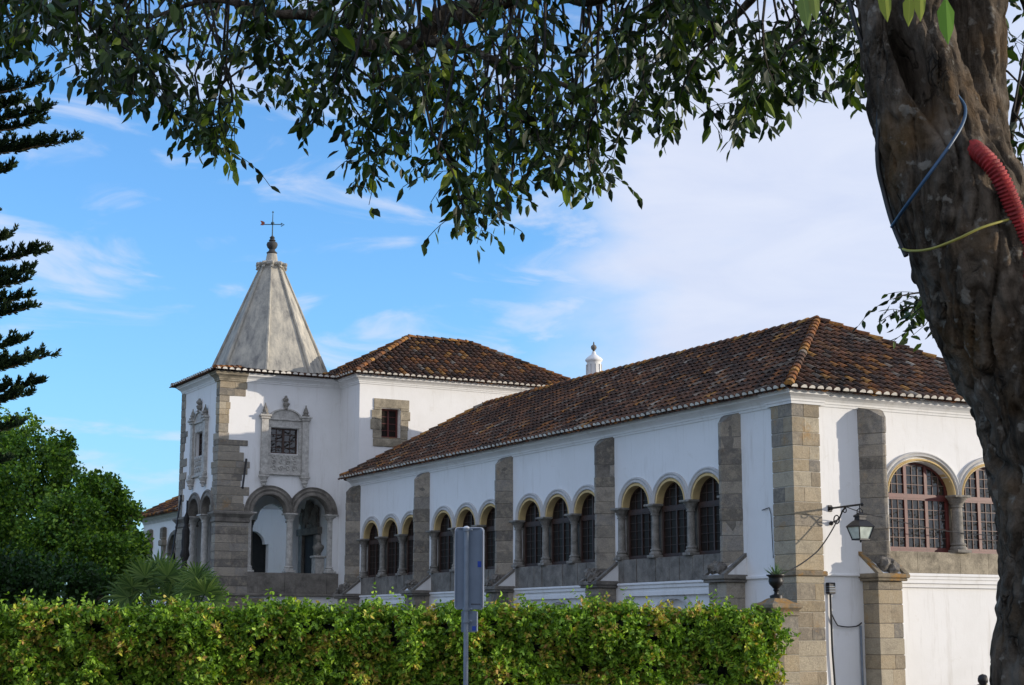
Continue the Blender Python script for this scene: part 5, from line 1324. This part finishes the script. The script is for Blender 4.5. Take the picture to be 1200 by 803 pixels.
fan_palm('fan palm with upright grey green fronds left of the tower, behind the hedge', 182, 37, 712, [(165, 690, 34, .2), (185, 682, 36, -.2), (205, 690, 34, .3), (150, 700, 30, -.4), (178, 700, 34, .8), (195, 704, 30, -.8), (215, 702, 26, .1), (170, 676, 30, .5), (196, 676, 28, -.6), (155, 688, 26, .9), (186, 668, 26, .1)])
fan_palm('smaller fan palm with spreading fronds before the tower pier', 232, 36, 712, [(226, 690, 28, .2), (240, 696, 30, -.3), (250, 704, 26, .3), (236, 682, 24, .1), (222, 700, 24, -.6), (245, 690, 20, .6), (230, 676, 22, -.2)])

# ============================================================ PERSON seated near the short facade
pc = at(1151, 790, 32.7); hz = .70
pe = Thing('person', 'dark haired person in a beige shirt sitting near the wall, only head showing', 'person', (pc.x, pc.y, 0), frame='w')
def skin_obj(name, verts, edges, radii, material, levels=2):
    me = bpy.data.meshes.new(name); me.from_pydata([Vector(v)-pe.base for v in verts], edges, []); me.materials.append(M[material])
    o = bpy.data.objects.new(name, me); COL.objects.link(o); o.parent = pe.o
    md = o.modifiers.new('skin', 'SKIN'); md.use_smooth_shade = True
    for i, r_ in enumerate(radii): me.skin_vertices[0].data[i].radius = (r_, r_)
    me.skin_vertices[0].data[0].use_root = True
    s_ = o.modifiers.new('sub', 'SUBSURF'); s_.levels = levels; s_.render_levels = levels; return o
X, Y = pc.x, pc.y
def q_(x, y, z): return (X+x, Y+y, z)
bv = [q_(0, 0, .13), q_(0, .02, .28), q_(0, .03, .42), q_(0, .02, .50), q_(0, .0, .56), q_(0, -.01, .62), q_(-.14, .02, .47), q_(-.19, .0, .33), q_(-.14, -.14, .24), q_(.14, .02, .47), q_(.19, 0, .33), q_(.14, -.14, .24), q_(-.09, -.03, .12), q_(-.14, -.30, .30), q_(-.12, -.42, .05), q_(.09, -.03, .12), q_(.14, -.30, .30), q_(.12, -.42, .05), q_(-.12, -.52, .03), q_(.12, -.52, .03)]
be = [(0, 1), (1, 2), (2, 3), (3, 4), (4, 5), (3, 6), (6, 7), (7, 8), (3, 9), (9, 10), (10, 11), (0, 12), (12, 13), (13, 14), (14, 18), (0, 15), (15, 16), (16, 17), (17, 19)]
skin_obj('body', bv, be, [.12, .11, .12, .09, .045, .045, .055, .04, .03, .055, .04, .03, .085, .06, .04, .085, .06, .04, .035, .035], 'skin')
m = MB(); m.lathe([(.13, .08), (.155, .2), (.16, .32), (.175, .42), (.15, .50), (.075, .545), (.05, .56)], 18, (0, 0, 0)); m.v = [(X+a*1.25, Y+.01+b*.85, c*1.09) for a, b, c in m.v]; m.build('shirt', 'shirt', pe, smooth=True)
m = MB(); m.sphere((X, Y-.01, 0.655), .088, .88, 1.0, 1.22, 20); m.sphere((X, Y+.085, 0.650), .016, seg=8); m.sphere((X-.08, Y, 0.655), .02, .5, 1, 1.4, 8); m.sphere((X+.08, Y, 0.655), .02, .5, 1, 1.4, 8)
m.sphere((X-.03, Y+.068, 0.667), .011, seg=8); m.sphere((X+.03, Y+.068, 0.667), .011, seg=8); m.tube([(X-.025, Y+.074, 0.605), (X, Y+.078, 0.603), (X+.025, Y+.074, 0.605)], .006, 6); m.build('head', 'skin', pe, smooth=True)
m = MB(); m.sphere((X, Y-.03, 0.680), .104, .92, .98, 1.0, 24, .18, 4); m.sphere((X, Y-.055, 0.625), .075, .95, .8, .9, 16, .2, 6)
hv_ = [v for v in m.v]; m.build('hair', 'hair', pe, smooth=True)
